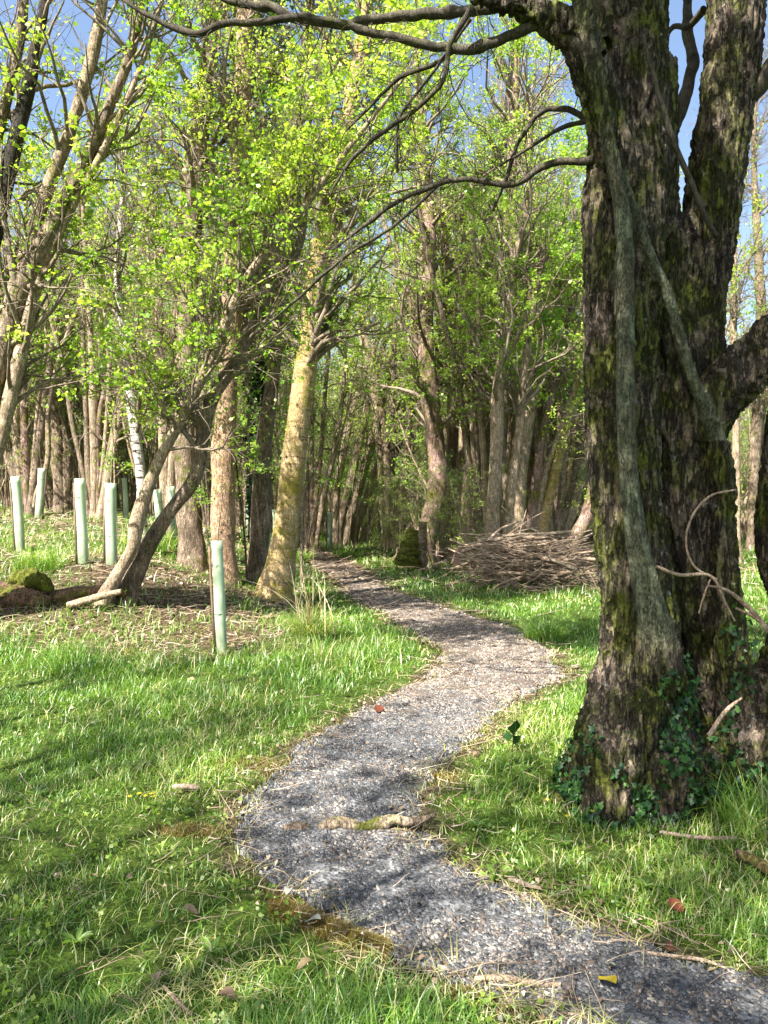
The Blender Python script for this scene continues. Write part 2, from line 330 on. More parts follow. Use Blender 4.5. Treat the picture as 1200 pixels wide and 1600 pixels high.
# ------------------------------------------------------------------ ground + path
def axis(parts):
    out = [np.arange(a, b, s) for a, b, s in parts]; return np.concatenate(out+[[parts[-1][1]]])
gx = axis([(-400, -60, 20), (-60, -20, 2), (-20, -8, .4), (-8, 6, .07), (6, 20, .4), (20, 60, 2), (60, 400, 20)])
gy = axis([(-60, -4, 3), (-4, 2, .3), (2, 14, .06), (14, 30, .2), (30, 70, 2), (70, 500, 20)])
X, Y = np.meshgrid(gx, gy); Z = hgt(X, Y); sd = path_sd(X, Y); Z = Z-.03*smooth(sd/.15)
def litter_mask(x, y):
    m = smooth((-x-1.0+.5*n2(x, y, .8, 21))/.9)*smooth((y-7.6+1.2*(n2(x, y, .7, 4)-.5))/1.0)*(1-.75*smooth((y-11)/2.5))
    return m
LM = litter_mask(X, Y)
near_path = np.clip(1-np.abs(sd+.05)/.18, 0, 1)*(Y < 27)
nx, ny = len(gx), len(gy); b = (np.arange(ny-1)[:, None]*nx+np.arange(nx-1)[None]).ravel()
g = mk('ground', np.stack([X, Y, Z], -1).reshape(-1, 3), np.stack([b, b+1, b+nx+1, b+nx], 1), None, [M['ground']], shade=True,
       vattr={'litter': np.clip(LM+near_path*.7+.4*smooth((Y-14)/6)*.6, 0, 1).ravel()})
tag(g, kind='structure')
rows = axis([(2.0, 6, .025), (6, 14, .05), (14, PD[-1], .2)]); u = np.linspace(-.06, 1.06, 60)
l, r = path_edges(rows); l = l+(n2(rows, rows*0, 2.2, 31)-.5)*.16; r = r+(n2(rows, rows*0, 2.2, 37)-.5)*.16
X = l[:, None]+u[None]*(r-l)[:, None]; Y = np.broadcast_to(rows[:, None], X.shape)
e = np.minimum(u, 1-u)[None]*(r-l)[:, None]
Z = hgt(X, Y)+.004+.012*smooth(e/.1)-.05*smooth(-e/.06+.3)+.02*(n2(X, Y, 9, 41)-.5)+.012*(n2(X, Y, 35, 42)-.5)
b = (np.arange(len(rows)-1)[:, None]*60+np.arange(59)[None]).ravel()
p = mk('path', np.stack([X, Y, Z], -1).reshape(-1, 3), np.stack([b, b+1, b+61, b+60], 1), None, [M['path']], shade=True,
       vattr={'litter': (.15+.8*smooth((Y-4.8)/3)+.35*(n2(X, Y, 2, 55)-.5)).ravel()})
tag(p, kind='structure')
PATH_TOP = .014

def gravel():
    rng = np.random.default_rng(5); n = 230000
    # screen-like density: more chips close to the camera
    y = 2.0*(15/2.0)**rng.random(n); l, r = path_edges(y); x = l-.06+rng.random(n)*(r-l+.12); keep = path_sd(x, y) > -.05+.08*rng.random(n)
    keep &= rng.random(n) < np.clip(1.3-.1*y, .12, 1)*smooth((path_sd(x, y)+.1)/.22)
    x, y = x[keep], y[keep]; n = len(x); s = rng.gamma(2.6, .0021, n)+.0045; s = np.minimum(s*(1+.06*y), .03); s[rng.random(n) < .015] *= 1.6
    z = hgt(x, y)+PATH_TOP+s*.10*rng.random(n)
    # flat irregular chip: 5-gon prism-like cap (top polygon + skirt)
    k = 5; a = (np.arange(k)/k*6.283)[None]+rng.normal(0, .36, (n, k))+rng.random((n, 1))*6.28; rr = s[:, None]*(.7+.5*rng.random((n, k)))*.5
    az = rng.random(n)*6.28; el = .35+.6*rng.random(n); ux = np.cos(a)*rr; uy = np.sin(a)*rr*el[:, None]
    px = ux*np.cos(az)[:, None]-uy*np.sin(az)[:, None]; py = ux*np.sin(az)[:, None]+uy*np.cos(az)[:, None]
    tx, ty = rng.normal(0, .3, (2, n)); tz = s*(.1+.2*rng.random(n))
    top = np.stack([x[:, None]+px*.95, y[:, None]+py*.95, z[:, None]+tz[:, None]+px*tx[:, None]+py*ty[:, None]], -1)
    bot = np.stack([x[:, None]+px*1.1, y[:, None]+py*1.1, (z-.012)[:, None]+px*0], -1)
    V = np.concatenate([top, bot], 1); b = (np.arange(n)*10)[:, None]
    Q = np.concatenate([b+np.array([[j+5, (j+1) % 5+5, (j+1) % 5, j]]) for j in range(5)], 0)
    T = np.concatenate([b+np.array([[0, 1, 2]]), b+np.array([[0, 2, 3]]), b+np.array([[0, 3, 4]])], 0)
    t = rng.beta(2, 2.4, n)*.9; br = rng.random(n) < (.06+.75*smooth((y-4.4)/3.5)+.3*(n2(x, y, 2.2, 131) > .55)); t[br] = .84+.16*rng.random(br.sum())
    o = mk('gravel', V.reshape(-1, 3), Q, T, [M['chip']], tint=np.concatenate([np.tile(t, 5), np.tile(t, 3)]))
    tag(o, 'grey slate gravel chips covering the winding path', 'gravel', kind='stuff')
gravel()

# ------------------------------------------------------------------ grass
def grass():
    rng = np.random.default_rng(11); G = Geo()
    for (n, d0, d1, wx, segs, hh) in ((75000, 2.1, 5.2, 1.0, 4, .095), (115000, 5.0, 13, 1.0, 3, .12), (60000, 12.5, 30, 1.0, 2, .2), (22000, 28, 60, 1.1, 1, .34)):
        y = d0*(d1/d0)**(rng.random(n)**.92); x = (rng.random(n)*2-1)*wx*(y*.56+.5)
        sdv = path_sd(x, y); lm = litter_mask(x, y)
        dens = smooth((-sdv+.07)/.2)*(1-.72*lm)*(.25+.75*smooth((n2(x, y, 1.1, 61)-.28)/.3)*1.1)
        moss = smooth((.45-np.hypot((x+.28), (y-2.95)*.9))/.2) if d0 < 3 else 0
        # bare, trodden fringe
        dens = np.maximum(dens, .05*(sdv > -.15)*(sdv < .1)); dens = dens*(1-.8*moss)
        ok = rng.random(n) < dens; x, y = x[ok], y[ok]; m = len(x)
        tall = n2(x, y, 1.6, 71); e = smooth((-path_sd(x, y)-.02)/.5)
        H = hh*(.35+.65*e)*(.25+1.9*tall**1.8)*(.4+1.*rng.random(m)); tl = (y > 7)*(x < .5)*(y < 11); H = H*(1+.6*tl)
        Wd = (.0032+.0032*rng.random(m))*np.maximum(1, y/4.2)
        B = np.stack([x, y, hgt(x, y)-.01], 1)
        tn = np.clip(.45*rng.random(m)+.5*n2(x, y, .9, 81), 0, .86); dry = rng.random(m) < (.05+.22*(n2(x, y, 1.8, 91) > .56)+.25*(path_sd(x, y) > -.25)); tn[dry] = .88+.12*rng.random(dry.sum())
        add_blades(G, rng, B, H, Wd, .75, segs, tn)
    n = 26000; y = 2.1*(9/2.1)**rng.random(n); x = (rng.random(n)*2-1)*(y*.56+.5); sdv = path_sd(x, y); pr = .7*smooth((n2(x, y, 1.5, 191)-.56)/.12)+.12+.5*smooth((sdv+.2)/.2)
    ok = (rng.random(n) < pr) & (sdv < .08); x, y = x[ok], y[ok]; m = len(x); B = np.stack([x, y, hgt(x, y)+.012*rng.random(m)], 1)
    add_blades(G, rng, B, .04+.06*rng.random(m), (.0028+.002*rng.random(m))*np.maximum(1, y/4.2), 1.7, 3, .87+.13*rng.random(m))
    o = G.build('grass', [M['grass']]); tag(o, 'green woodland grass growing on both sides of the path', 'grass', kind='stuff')
    # ground herbs and moss between the blades
    G = Geo(); n = 26000; y = 2.1*(14/2.1)**rng.random(n); x = (rng.random(n)*2-1)*(y*.56+.4); ok = (path_sd(x, y) < -.04) & (n2(x, y, 2.3, 101) > .52) & (litter_mask(x, y) < .5)
    x, y = x[ok], y[ok]; Pc = np.stack([x, y, hgt(x, y)+.01+.03*rng.random(len(x))], 1)
    V, Q = leaves(rng, Pc, np.full(len(x), .019), .8, -.3); G.add(V, Q, tint=rng.random(len(x)))
    tag(G.build('ground_herbs', [M['leafg']]), 'small green herbs and creeping leaves low among the grass', 'herbs', kind='stuff')
grass()

def litter():
    rng = np.random.default_rng(12); G = Geo()
    n = 60000; y = 2.2*(24/2.2)**(rng.random(n)**.8); x = (rng.random(n)*2-1)*(y*.56+.5)
    sdv = path_sd(x, y); pr = .95*litter_mask(x, y)+.35*((sdv > -.25) & (sdv < .12))+.1*(sdv > 0)*(y > 4.5)+.03+.25*(y > 13)
    ok = rng.random(n) < pr; x, y = x[ok], y[ok]; m = len(x); Pc = np.stack([x, y, hgt(x, y)+.012+.02*rng.random(m)], 1)
    k = rng.random(m) < .55
    A = Pc[k]; a = rng.random(len(A))*6.28; s = (.005+.013*rng.random(len(A)))*np.maximum(1, A[:, 1]/4.5); u_ = np.stack([np.cos(a), np.sin(a), rng.normal(0, .3, len(A))], 1)*s[:, None]; v_ = np.stack([-np.sin(a), np.cos(a), rng.normal(0, .4, len(A))], 1)*s[:, None]*.6
    V = np.stack([A-u_, A-v_+[0, 0, .006], A+u_, A+v_+[0, 0, .006]], 1).reshape(-1, 3); G.add(V, np.arange(len(V)).reshape(-1, 4), tint=rng.random(len(A)))
    A = Pc[~k]; a = rng.normal(0, .7, len(A))+(rng.random(len(A)) < .3)*1.5; D = np.stack([np.cos(a), np.sin(a), rng.normal(0, .12, len(A))], 1)
    P, R = grow(rng, A+[0, 0, .004], D, .05+.2*rng.random(len(A))**2*np.maximum(1, A[:, 1]/6), (.0012+.002*rng.random(len(A)))*np.maximum(1, A[:, 1]/5), 4, .15, 0, .5)
    V, Q = tubes(P, R, 3); G.add(V, Q, tint=np.repeat(.35+.65*rng.random(len(A)), 9))
    tag(G.build('leaf_litter', [M['litter']]), 'brown dead leaves, straw and broken twigs scattered on the ground', 'leaf litter', kind='stuff')
    # brown moss cushion on the path edge
    G = Geo(); n = 14000; t = rng.random(n); px = 420+190*t; py = 1412+75*t+rng.normal(0, 13, n)*(1-.4*t)
    d = EYE*F/(py-HOR); x = (px-600)/F*d; B = np.stack([x, d, hgt(x, d)-.004+.02*np.exp(-((py-1412-75*t)/14)**2)], 1)
    add_blades(G, rng, B, .012+.014*rng.random(n), np.full(n, .004), .6, 1, rng.random(n))
    for cx, cy, w, h, n in ((385, 1200, 50, 14, 5000), (295, 1300, 50, 10, 4000), (690, 1215, 40, 12, 1500), (600, 1300, 36, 6, 2500), (720, 1560, 70, 12, 3000)):
        px = cx+rng.normal(0, w*.5, n); py = cy+rng.normal(0, h*.5, n); d = EYE*F/(py-HOR); x = (px-600)/F*d
        B = np.stack([x, d, hgt(x, d)+.004], 1); add_blades(G, rng, B, .01+.014*rng.random(n), np.full(n, .004), .6, 1, rng.random(n))
    tag(G.build('moss', [M['mossb']]), 'brownish golden moss along the gravel edge in the foreground', 'moss', kind='stuff')
litter()

# ------------------------------------------------------------------ trees
LEAFK = 1.0
def crown_geo(rng, stems, n1, L1, n2_, L2, n3, L3, nl, lsize, zmin=2., up=.06, t0=.3, leafm=1, ang=(.4, 1.1), spread=.05, leafz=None, bias=None, r1=.38, rmin=.002, lmfn=None):
    """twigs (material 0) and leaves (material 1) of one tree; returns Geo"""
    G = Geo(); K = 14; SP = np.stack([spline(s, K) for s in stems]); P0, R0 = SP[:, :, :3], SP[:, :, 3]
    O, D, r, t = spawn(rng, P0, R0, n1, t0, 1., ang, zmin, bias); m = len(O)
    L = L1*(.45+.8*rng.random(m)); P1, R1 = grow(rng, O, D, L, np.clip(r*r1, rmin*2, .06)+.001, 8, .2, up, .2); V, Q = tubes(P1, R1, 5); G.add(V, Q)
    O, D, r, t = spawn(rng, P1, R1, n2_, .2, 1., (.4, 1.)); m = len(O); P2, R2 = grow(rng, O, D, L2*(.4+.9*rng.random(m)), np.clip(r*.6, rmin, .02), 6, .25, up*.7, .3); V, Q = tubes(P2, R2, 4); G.add(V, Q)
    O, D, r, t = spawn(rng, P2, R2, n3, .15, 1., (.4, 1.1)); m = len(O); P3, R3 = grow(rng, O, D, L3*(.4+.9*rng.random(m)), np.clip(r*.7, rmin*.8, .01), 4, .3, 0., .4); V, Q = tubes(P3, R3, 3); G.add(V, Q)
    if nl:
        nl = int(nl*LEAFK)
        nc = nl//7; i = rng.integers(0, m, nc); f = (1-rng.random(nc)**1.6)*2.99; k = f.astype(int); w = (f-k)[:, None]; Pc = np.repeat(P3[i, k]*(1-w)+P3[i, k+1]*w, 7, 0); nl = len(Pc); Pc = Pc+rng.normal(0, spread*.7, (nl, 3))
        # clumpy: leave some twigs bare
        kp = (fbm(Pc*1.3, 2, 7) > .44) | (rng.random(nl) < .12)
        if leafz is not None: kp &= Pc[:, 2] > leafz+.8*(vnoise(Pc*1.5, 3)-.5)
        Pc = Pc[kp]; V, Q = leaves(rng, Pc, np.full(len(Pc), lsize), .75, .2); tn = np.clip(.3*rng.random(len(Pc))+1.1*(fbm(Pc*.9, 2, 9)-.5)+.42+.12*rng.normal(size=len(Pc)), 0, 1)
        G.add(V, Q, tint=tn, m=leafm)
    return G
def sink(s4):
    s = s4.copy(); b = s[0].copy(); b[2] -= .15; b[3] *= 1.25; s[0, 3] *= 1.12; return np.vstack([b, s])
def set_leafk(v):
    global LEAFK; LEAFK = v
def hero(name, label, cat, stems_px, bark, crown, seed, d=None, base=None, group=None, leaf='leaf', depth_top=0., n=16, twig='twig', amp=.12, part='stem', barks=None, lengthen=None, ws=1.):
    rng = np.random.default_rng(seed); S = []
    for q, sp in enumerate(stems_px):
        dd = d if d is not None else gh(sp[0][0], sp[0][1])[1]
        s = stem_from_px(sp, dd, dd+depth_top*rng.uniform(.3, 1.3)); s[:, 3] *= ws*np.clip(1+rng.normal(0, .08, len(s)), .8, 1.2); S.append(s)
    for q, s in enumerate(S):
        gz = float(hgt(s[:1, 0], s[:1, 1])[0])
        if s[0, 2] > gz+.04: S[q] = np.vstack([[s[0, 0]+(s[0, 0]-s[1, 0])*.15, s[0, 1], gz, s[0, 3]*1.1], s])
    b = S[0][0, :3].copy() if base is None else np.array(base); t = thing(name, b, label, cat, group)
    for q, s in enumerate(S):
        s_ = sink(s); L = np.linalg.norm(np.diff(s_[:, :3], axis=0), axis=1).sum(); V, Q = rough_tube(s_, max(12, int(L/(.045 if s[0, 1] < 16 else .08))), n, amp, seed+q)
        bm = M[barks[q]] if barks else M[bark]
        mk(part if len(S) > 1 else 'trunk', V-b, Q, None, [bm], shade=True, parent=t)
    if crown:
        if lengthen:
            S2 = []
            for s in S:
                e = s[-1].copy(); dr = s[-1, :3]-s[-2, :3]; dr /= np.linalg.norm(dr); e2 = np.array([*(e[:3]+dr*lengthen+[0, 0, lengthen*.3]), e[3]*.4]); S2.append(np.vstack([s, e2]))
            for q, s in enumerate(S2):
                pass
            S = S2
        G = crown_geo(rng, S, **crown); G.build('crown', [M[twig], M[leaf]], t, origin=b)
    return t

# --- far copies: prototypes -------------------------------------------------
def proto(kind, seed):
    rng = np.random.default_rng(seed); stems = []
    if kind == 'coppice': ns = 5
    elif kind == 'tall': ns = 1
    elif kind == 'pair': ns = 2
    elif kind == 'pole': ns = 1
    elif kind == 'hazel': ns = 6
    else: ns = 7
    for k in range(ns):
        a = k/ns*6.28+rng.normal(0, .4); lean = {'coppice': .36, 'tall': .05, 'pair': .12, 'shrub': .35, 'pole': .12, 'hazel': .24}[kind]*rng.uniform(.5, 1.4)
        Hh = {'coppice': 8, 'tall': 12, 'pair': 10, 'shrub': 4.5, 'pole': 6, 'hazel': 8}[kind]*rng.uniform(.8, 1.15); r0 = {'coppice': .075, 'tall': .13, 'pair': .12, 'shrub': .025, 'pole': .024, 'hazel': .036}[kind]*rng.uniform(.7, 1.3)
        b = .16*np.array([math.cos(a), math.sin(a)])*(ns > 1); pts = []
        for j in range(6):
            f = j/5; w = rng.normal(0, .12, 2)*f*(Hh/8); pts.append([b[0]+math.cos(a)*lean*Hh*f**1.15+w[0], b[1]+math.sin(a)*lean*Hh*f**1.15+w[1], Hh*f, r0*(1-.75*f)])
        stems.append(np.array(pts))
    cr = {'coppice': dict(n1=90, L1=1.6, n2_=320, L2=.8, n3=1500, L3=.4, nl=9000, lsize=.06, zmin=1.2, t0=.15, leafz=2.),
          'tall': dict(n1=70, L1=2.2, n2_=300, L2=1., n3=1500, L3=.5, nl=10000, lsize=.062, zmin=2.5, t0=.25),
          'pair': dict(n1=80, L1=2., n2_=320, L2=1., n3=1500, L3=.45, nl=9500, lsize=.062, zmin=2., t0=.2),
          'shrub': dict(n1=120, L1=1., n2_=400, L2=.6, n3=1600, L3=.35, nl=5000, lsize=.055, zmin=.3, t0=.1),
          'pole': dict(n1=26, L1=.7, n2_=60, L2=.4, n3=240, L3=.25, nl=1100, lsize=.05, zmin=1.2, t0=.2),
          'hazel': dict(n1=120, L1=1.5, n2_=520, L2=.8, n3=2600, L3=.36, nl=13000, lsize=.052, zmin=1.6, t0=.22, leafz=2.7)}[kind]
    nm = {'coppice': 'coppiced_tree', 'tall': 'tall_tree', 'pair': 'forked_tree', 'shrub': 'woodland_shrub', 'pole': 'slender_sapling', 'hazel': 'hazel_bush'}[kind]
    t = thing(nm, (0, 0, 0), None, None); bk = {'coppice': ['tan', 'pink'], 'tall': ['pink', 'brown'], 'pair': ['tan', 'brown'], 'shrub': ['tan', 'tan'], 'pole': ['tan', 'brown'], 'hazel': ['tan', 'brown']}[kind][seed % 2]
    for q, s in enumerate(stems):
        V, Q = rough_tube(sink(s), 26, 8, .12, seed+q); mk('stem' if ns > 1 else 'trunk', V, Q, None, [M[bk]], shade=True, parent=t)
    crown_geo(rng, stems, rmin=.004, spread=.08, **cr).build('crown', [M['twig'], M['leaf'] if seed % 3 else M['leafg']], t)
    return t
protos = {k: [proto(k, s) for s in (ss, ss+1, ss+2)] for k, ss in (('coppice', 100), ('tall', 110), ('pair', 120), ('shrub', 130), ('pole', 140), ('hazel', 150))}
used = set()
LBL = {'coppice': ('slender many stemmed coppiced tree in the leafy woodland background', 'tree', 'coppiced trees in the background'),
       'tall': ('tall single trunk tree in the leafy woodland background', 'tree', 'tall trees in the background'),
       'pair': ('forked two trunk tree in the leafy woodland background', 'tree', 'forked trees in the background'),
       'shrub': ('thin stemmed leafy shrub between the background trees', 'shrub', 'shrubs in the background'),
       'pole': ('slender straight young sapling standing among the larger trunks', 'sapling', 'slender saplings among the trunks'),
       'hazel': ('thin stemmed hazel bush with bright yellow green spring leaves', 'hazel bush', 'leafy hazel bushes')}
def put(kind, i, x, y, rot, s, label=None):
    pr = protos[kind][i]; key = (kind, i)
    if key in used:
        r = pr.copy(); C.objects.link(r)
        for ch in pr.children: c = ch.copy(); C.objects.link(c); c.parent = r
    else: r = pr; used.add(key)
    r.location = (x, y, float(hgt(np.array([x]), np.array([y]))[0])-.03); r.rotation_euler = (0, 0, rot); r.scale = (s, s, s)
    l, c, g_ = LBL[kind]; tag(r, label or l, c, g_)
    return r
rng = np.random.default_rng(77); placed = []
def try_put(kind, x, y, s):
    for (a, b_, r_) in placed:
        if (a-x)**2+(b_-y)**2 < r_**2: return False
    l_, r_ = path_edges(np.array([y])); 
    if y < 27 and l_[0]-1.0 < x < r_[0]+1.0: return False
    placed.append((x, y, {'coppice': 1.5, 'tall': 1.3, 'pair': 1.4, 'shrub': 1.0}[kind]*(.8+y/60))); put(kind, int(rng.integers(3)), x, y, rng.random()*6.28, s); return True
cnt = 0
for k in range(900):
    y = 15+27*rng.random()**.85; x = (rng.random()*2-1)*(y*.56+1.0)
    if x/y > .36 and y < 26: continue
    if x/y > .4 and rng.random() < .6: continue
    kind = rng.choice(['coppice', 'tall', 'pair', 'shrub'], p=[.46, .07, .1, .37])
    pp = 600+1200*x/y
    if 330 < pp < 960 and y < 30.5: continue
    if pp <= 330 and y < 23: continue
    if 440 < pp < 700 and rng.random() < .8: continue
    if try_put(kind, x, y, rng.uniform(.8, 1.2)*(1 if kind != 'shrub' else 1.)): cnt += 1
    if cnt > 125: break
for px, d in ((235, 22), (90, 24), (330, 19), (470, 21), (505, 36), (655, 37), (720, 30), (800, 28), (885, 22), (905, 25), (560, 43), (270, 21), (150, 23), (380, 22), (430, 27), (20, 25)):
    put('hazel', int(rng.integers(3)), (px-600)/F*d, d, rng.random()*6.28, rng.uniform(.85, 1.15))
for px, d, sc_ in ((600, 40, 1.7), (690, 28, 1.6), (780, 24, 1.55), (860, 27, 1.6), (540, 44, 1.9), (920, 30, 1.5), (640, 44, 1.9), (740, 34, 1.8)):
    put('hazel', int(rng.integers(3)), (px-600)/F*d, d, rng.random()*6.28, sc_)
for k in range(110):
    d = 12+26*rng.random(); px = 1000*rng.random()-20; x = (px-600)/F*d; l_, r_ = path_edges(np.array([d]))
    if d < 27 and l_[0]-.5 < x < r_[0]+.5: continue
    if px > 940 or (px > 480 and px < 900 and d < 26) or (px < 330 and d < 19 and k % 4): continue
    put('pole', int(rng.integers(3)), x, d, rng.random()*6.28, rng.uniform(.7, 1.3))
for k in range(46):
    d = 16.5+24*rng.random(); px = 1000*rng.random()-20; x = (px-600)/F*d; l_, r_ = path_edges(np.array([d]))
    if d < 27 and l_[0]-.7 < x < r_[0]+.7 or (px < 330 and d < 24): continue
    put('shrub', int(rng.integers(3)), x, d, rng.random()*6.28, rng.uniform(.28, .5))
for k in range(30):
    d = 18+16*rng.random(); px = 470+440*rng.random(); x = (px-600)/F*d; l_, r_ = path_edges(np.array([d]))
    if d < 28 and l_[0]-.4 < x < r_[0]+.4: continue
    o_ = put('pole', int(rng.integers(3)), x, d, rng.random()*6.28, rng.uniform(.8, 1.3)); o_.rotation_euler = (float(rng.normal(0, .12)), float(rng.normal(.1, .2)), float(rng.random()*6.28))
for kd, lst in protos.items():
    for i_, pr in enumerate(lst):
        if (kd, i_) not in used:
            for ch in list(pr.children): bpy.data.objects.remove(ch)
            bpy.data.objects.remove(pr)
print('bg trees', cnt)

def far_wood():
    rng = np.random.default_rng(9); G = Geo(); n = 130000; a = (rng.random(n)*2-1)*.62; d = 46+18*rng.random(n); z = 13*rng.random(n)**1.2; top = 4.5+8*n2(a*14, a*0, 1., 3)-3.5*smooth((a-.33)/.1)-3*smooth((-a-.3)/.1)
    ok = (z < top) & (fbm(np.stack([a*30, d*.2, z*.7], 1), 2, 4) > .4); a, d, z = a[ok], d[ok], z[ok]
    P = np.stack([d*np.sin(a), d*np.cos(a), z], 1); V, Q = leaves(rng, P, np.full(len(P), .3), .8); G.add(V, Q, tint=np.clip(fbm(P*.3, 2, 5)+.2*rng.normal(size=len(P)), 0, 1), m=1)
    m = 900; a = (rng.random(m)*2-1)*.62; d = 45+18*rng.random(m); O = np.stack([d*np.sin(a), d*np.cos(a), 0*a], 1); Pt, R = grow(rng, O, np.tile([[0, 0, 1.]], (m, 1))+rng.normal(0, .12, (m, 3)), 8+4*rng.random(m), .05+.08*rng.random(m), 7, .08, .02, .2)
    V, Q = tubes(Pt, R, 4); G.add(V, Q)
    o = G.build('distant_wood', [M['twig'], M['leaf']]); tag(o, 'hazy mass of distant leafy woodland closing the view', 'woodland', kind='stuff')
far_wood()
# unseen trees added left of and behind the view to dapple the ground
for k, (x, y, H_, ln, nl_, lab) in enumerate(((-3.9, -.6, 6.6, .3, 5200, 'unseen young tree added left of the viewer to shade the path'), (-5.6, 3.0, 7.5, .3, 1500, 'unseen thin tree added beside the left grass bank for its shade'), (-2.2, -3.4, 6.6, .45, 4200, 'unseen leafy tree added behind the viewer at left for shade'),
    (-4.4, 1.7, 6., .15, 1200, 'unseen straight slim tree added just left of the viewer for shade'), (-4.6, -2.0, 7., .3, 2800, 'unseen slim tree added further behind the viewer at left for shade'))):
    rg = np.random.default_rng(90+k); b = np.array([x, y, float(hgt(np.array([x]), np.array([y]))[0])]); t = thing('shade_tree', b, lab, 'tree'); ss = []
    for q in range(3):
        a_ = q*2.1+k; p = [[.1*math.cos(a_), .1*math.sin(a_), -.1, .11]]+[[.1*math.cos(a_)+math.cos(a_)*ln*.35*H_*f, .1*math.sin(a_)+math.sin(a_)*ln*.35*H_*f, H_*f, .095*(1-.8*f)] for f in (.25, .5, .75, 1.)]
        ss.append(np.array(p)); V, Q = rough_tube(ss[-1], 30, 10, .12, q); mk('stem', V, Q, None, [M['brown']], shade=True, parent=t)
    crown_geo(rg, ss, 70, 1.5, 300, .8, 1500, .4, nl_, .06, zmin=2.8, leafz=3.0, t0=.3).build('crown', [M['twig'], M['leaf']], t)

set_leafk(1.8)
# --- hero trees ---------------------------------------------------------------
cr_l = dict(n1=80, L1=1.4, n2_=420, L2=.75, n3=2200, L3=.36, nl=9000, lsize=.054, zmin=2.2, t0=.25, spread=.05)
hero('leaning_tree', 'two stemmed tree leaning right with moss at its bend, beside the nearest tree shelter', 'tree', [
    [(160, 948, 34), (182, 900, 30), (209, 850, 28), (212, 828, 26), (240, 740, 24), (290, 640, 23), (330, 560, 21), (358, 490, 19), (392, 425, 17), (440, 370, 15), (500, 290, 13), (565, 205, 10), (640, 110, 6)],
    [(195, 945, 42), (212, 890, 36), (262, 805, 33), (306, 742, 32), (316, 690, 30), (330, 625, 27), (368, 565, 26), (402, 500, 24), (440, 440, 22), (470, 375, 18), (480, 300, 13), (520, 200, 9)]],
    'tan', dict(cr_l, nl=10500), 201, ws=0.76, barks=['tan', 'brown'])
hero('ivy_tree', 'tall tree left of centre with a straight pinkish trunk and dark mossy foot', 'tree', [
    [(300, 885, 60), (292, 760, 48), (288, 600, 40), (296, 450, 36), (305, 300, 34), (318, 150, 32), (332, 50, 30), (345, -60, 28), (350, -300, 20), (355, -600, 8)]],
    'brown', dict(cr_l, n1=90, L1=1.8, nl=15000, zmin=3.4), 202, ws=0.8, n=20)
T3 = hero('orange_barked_tree', 'tree with an orange lit lower trunk and ivy clad top, left of the golden tree', 'tree', [
    [(350, 905, 48), (348, 800, 40), (350, 700, 38), (356, 600, 36), (364, 450, 34), (372, 300, 34), (380, 100, 32), (384, -60, 30), (390, -400, 16)]],
    'orange', dict(cr_l, n1=60, L1=1.6, nl=9000, zmin=3.4), 203, ws=0.88, n=20)
hero('slim_dark_tree', 'slim dark trunked tree just left of the golden barked tree', 'tree', [
    [(402, 910, 34), (408, 800, 27), (412, 700, 24), (425, 600, 22), (436, 500, 20), (446, 380, 22), (462, 200, 20), (482, 40, 18), (492, -150, 14), (500, -400, 6)]],
    'brown', dict(cr_l, n1=70, L1=1.5, nl=10000, zmin=3.2), 204, n=14)
hero('golden_barked_tree', 'tree with golden sunlit bark leaning over the left side of the far path', 'tree', [
    [(428, 935, 62), (440, 880, 48), (452, 780, 42), (466, 660, 42), (480, 560, 40), (494, 450, 38), (512, 345, 34), (532, 250, 30), (556, 120, 24), (580, -40, 18), (600, -300, 8)]],
    'gold', dict(cr_l, n1=90, L1=1.9, n2_=400, n3=2000, nl=13000, zmin=3.2), 205, ws=0.84, n=20)
hero('coppiced_tree', 'clump of five stems fanning right at the bend where the path vanishes', 'tree', [
    [(528, 852, 20), (546, 760, 17), (562, 690, 16), (582, 600, 15), (606, 520, 13), (650, 430, 10), (700, 330, 6)],
    [(540, 852, 20), (560, 770, 18), (582, 690, 18), (603, 600, 17), (622, 520, 14), (660, 420, 9)],
    [(552, 852, 20), (576, 770, 19), (602, 700, 19), (630, 630, 19), (640, 590, 16), (655, 530, 14), (670, 460, 11), (690, 340, 7)],
    [(522, 850, 16), (526, 770, 15), (540, 690, 14), (560, 610, 13), (590, 530, 11), (600, 430, 7)],
    [(566, 852, 15), (590, 780, 14), (625, 690, 13), (660, 600, 12), (690, 520, 9)]],
    'tan', dict(cr_l, n1=90, L1=1.8, L2=.9, L3=.45, nl=15000, lsize=.075, zmin=3.0, rmin=.004), 206, ws=0.72, n=12, barks=['brown', 'tan', 'tan', 'tan', 'brown'])
hero('mossy_footed_tree', 'mossy footed tree with two dark pinkish stems beside the broken stake', 'tree', [
    [(655, 885, 80), (668, 830, 46), (684, 760, 44), (680, 690, 42), (670, 600, 38), (665, 500, 34), (672, 380, 26), (660, 250, 20), (650, 50, 12)],
    [(688, 880, 34), (697, 810, 26), (706, 740, 24), (710, 640, 24), (706, 540, 24), (700, 440, 22), (690, 350, 20), (655, 240, 17), (635, 120, 12), (620, -50, 8)]],
    'pink', dict(cr_l, n1=120, L1=2.4, n2_=500, n3=2400, nl=15000, lsize=.06, zmin=3.), 207, ws=0.74, n=16)
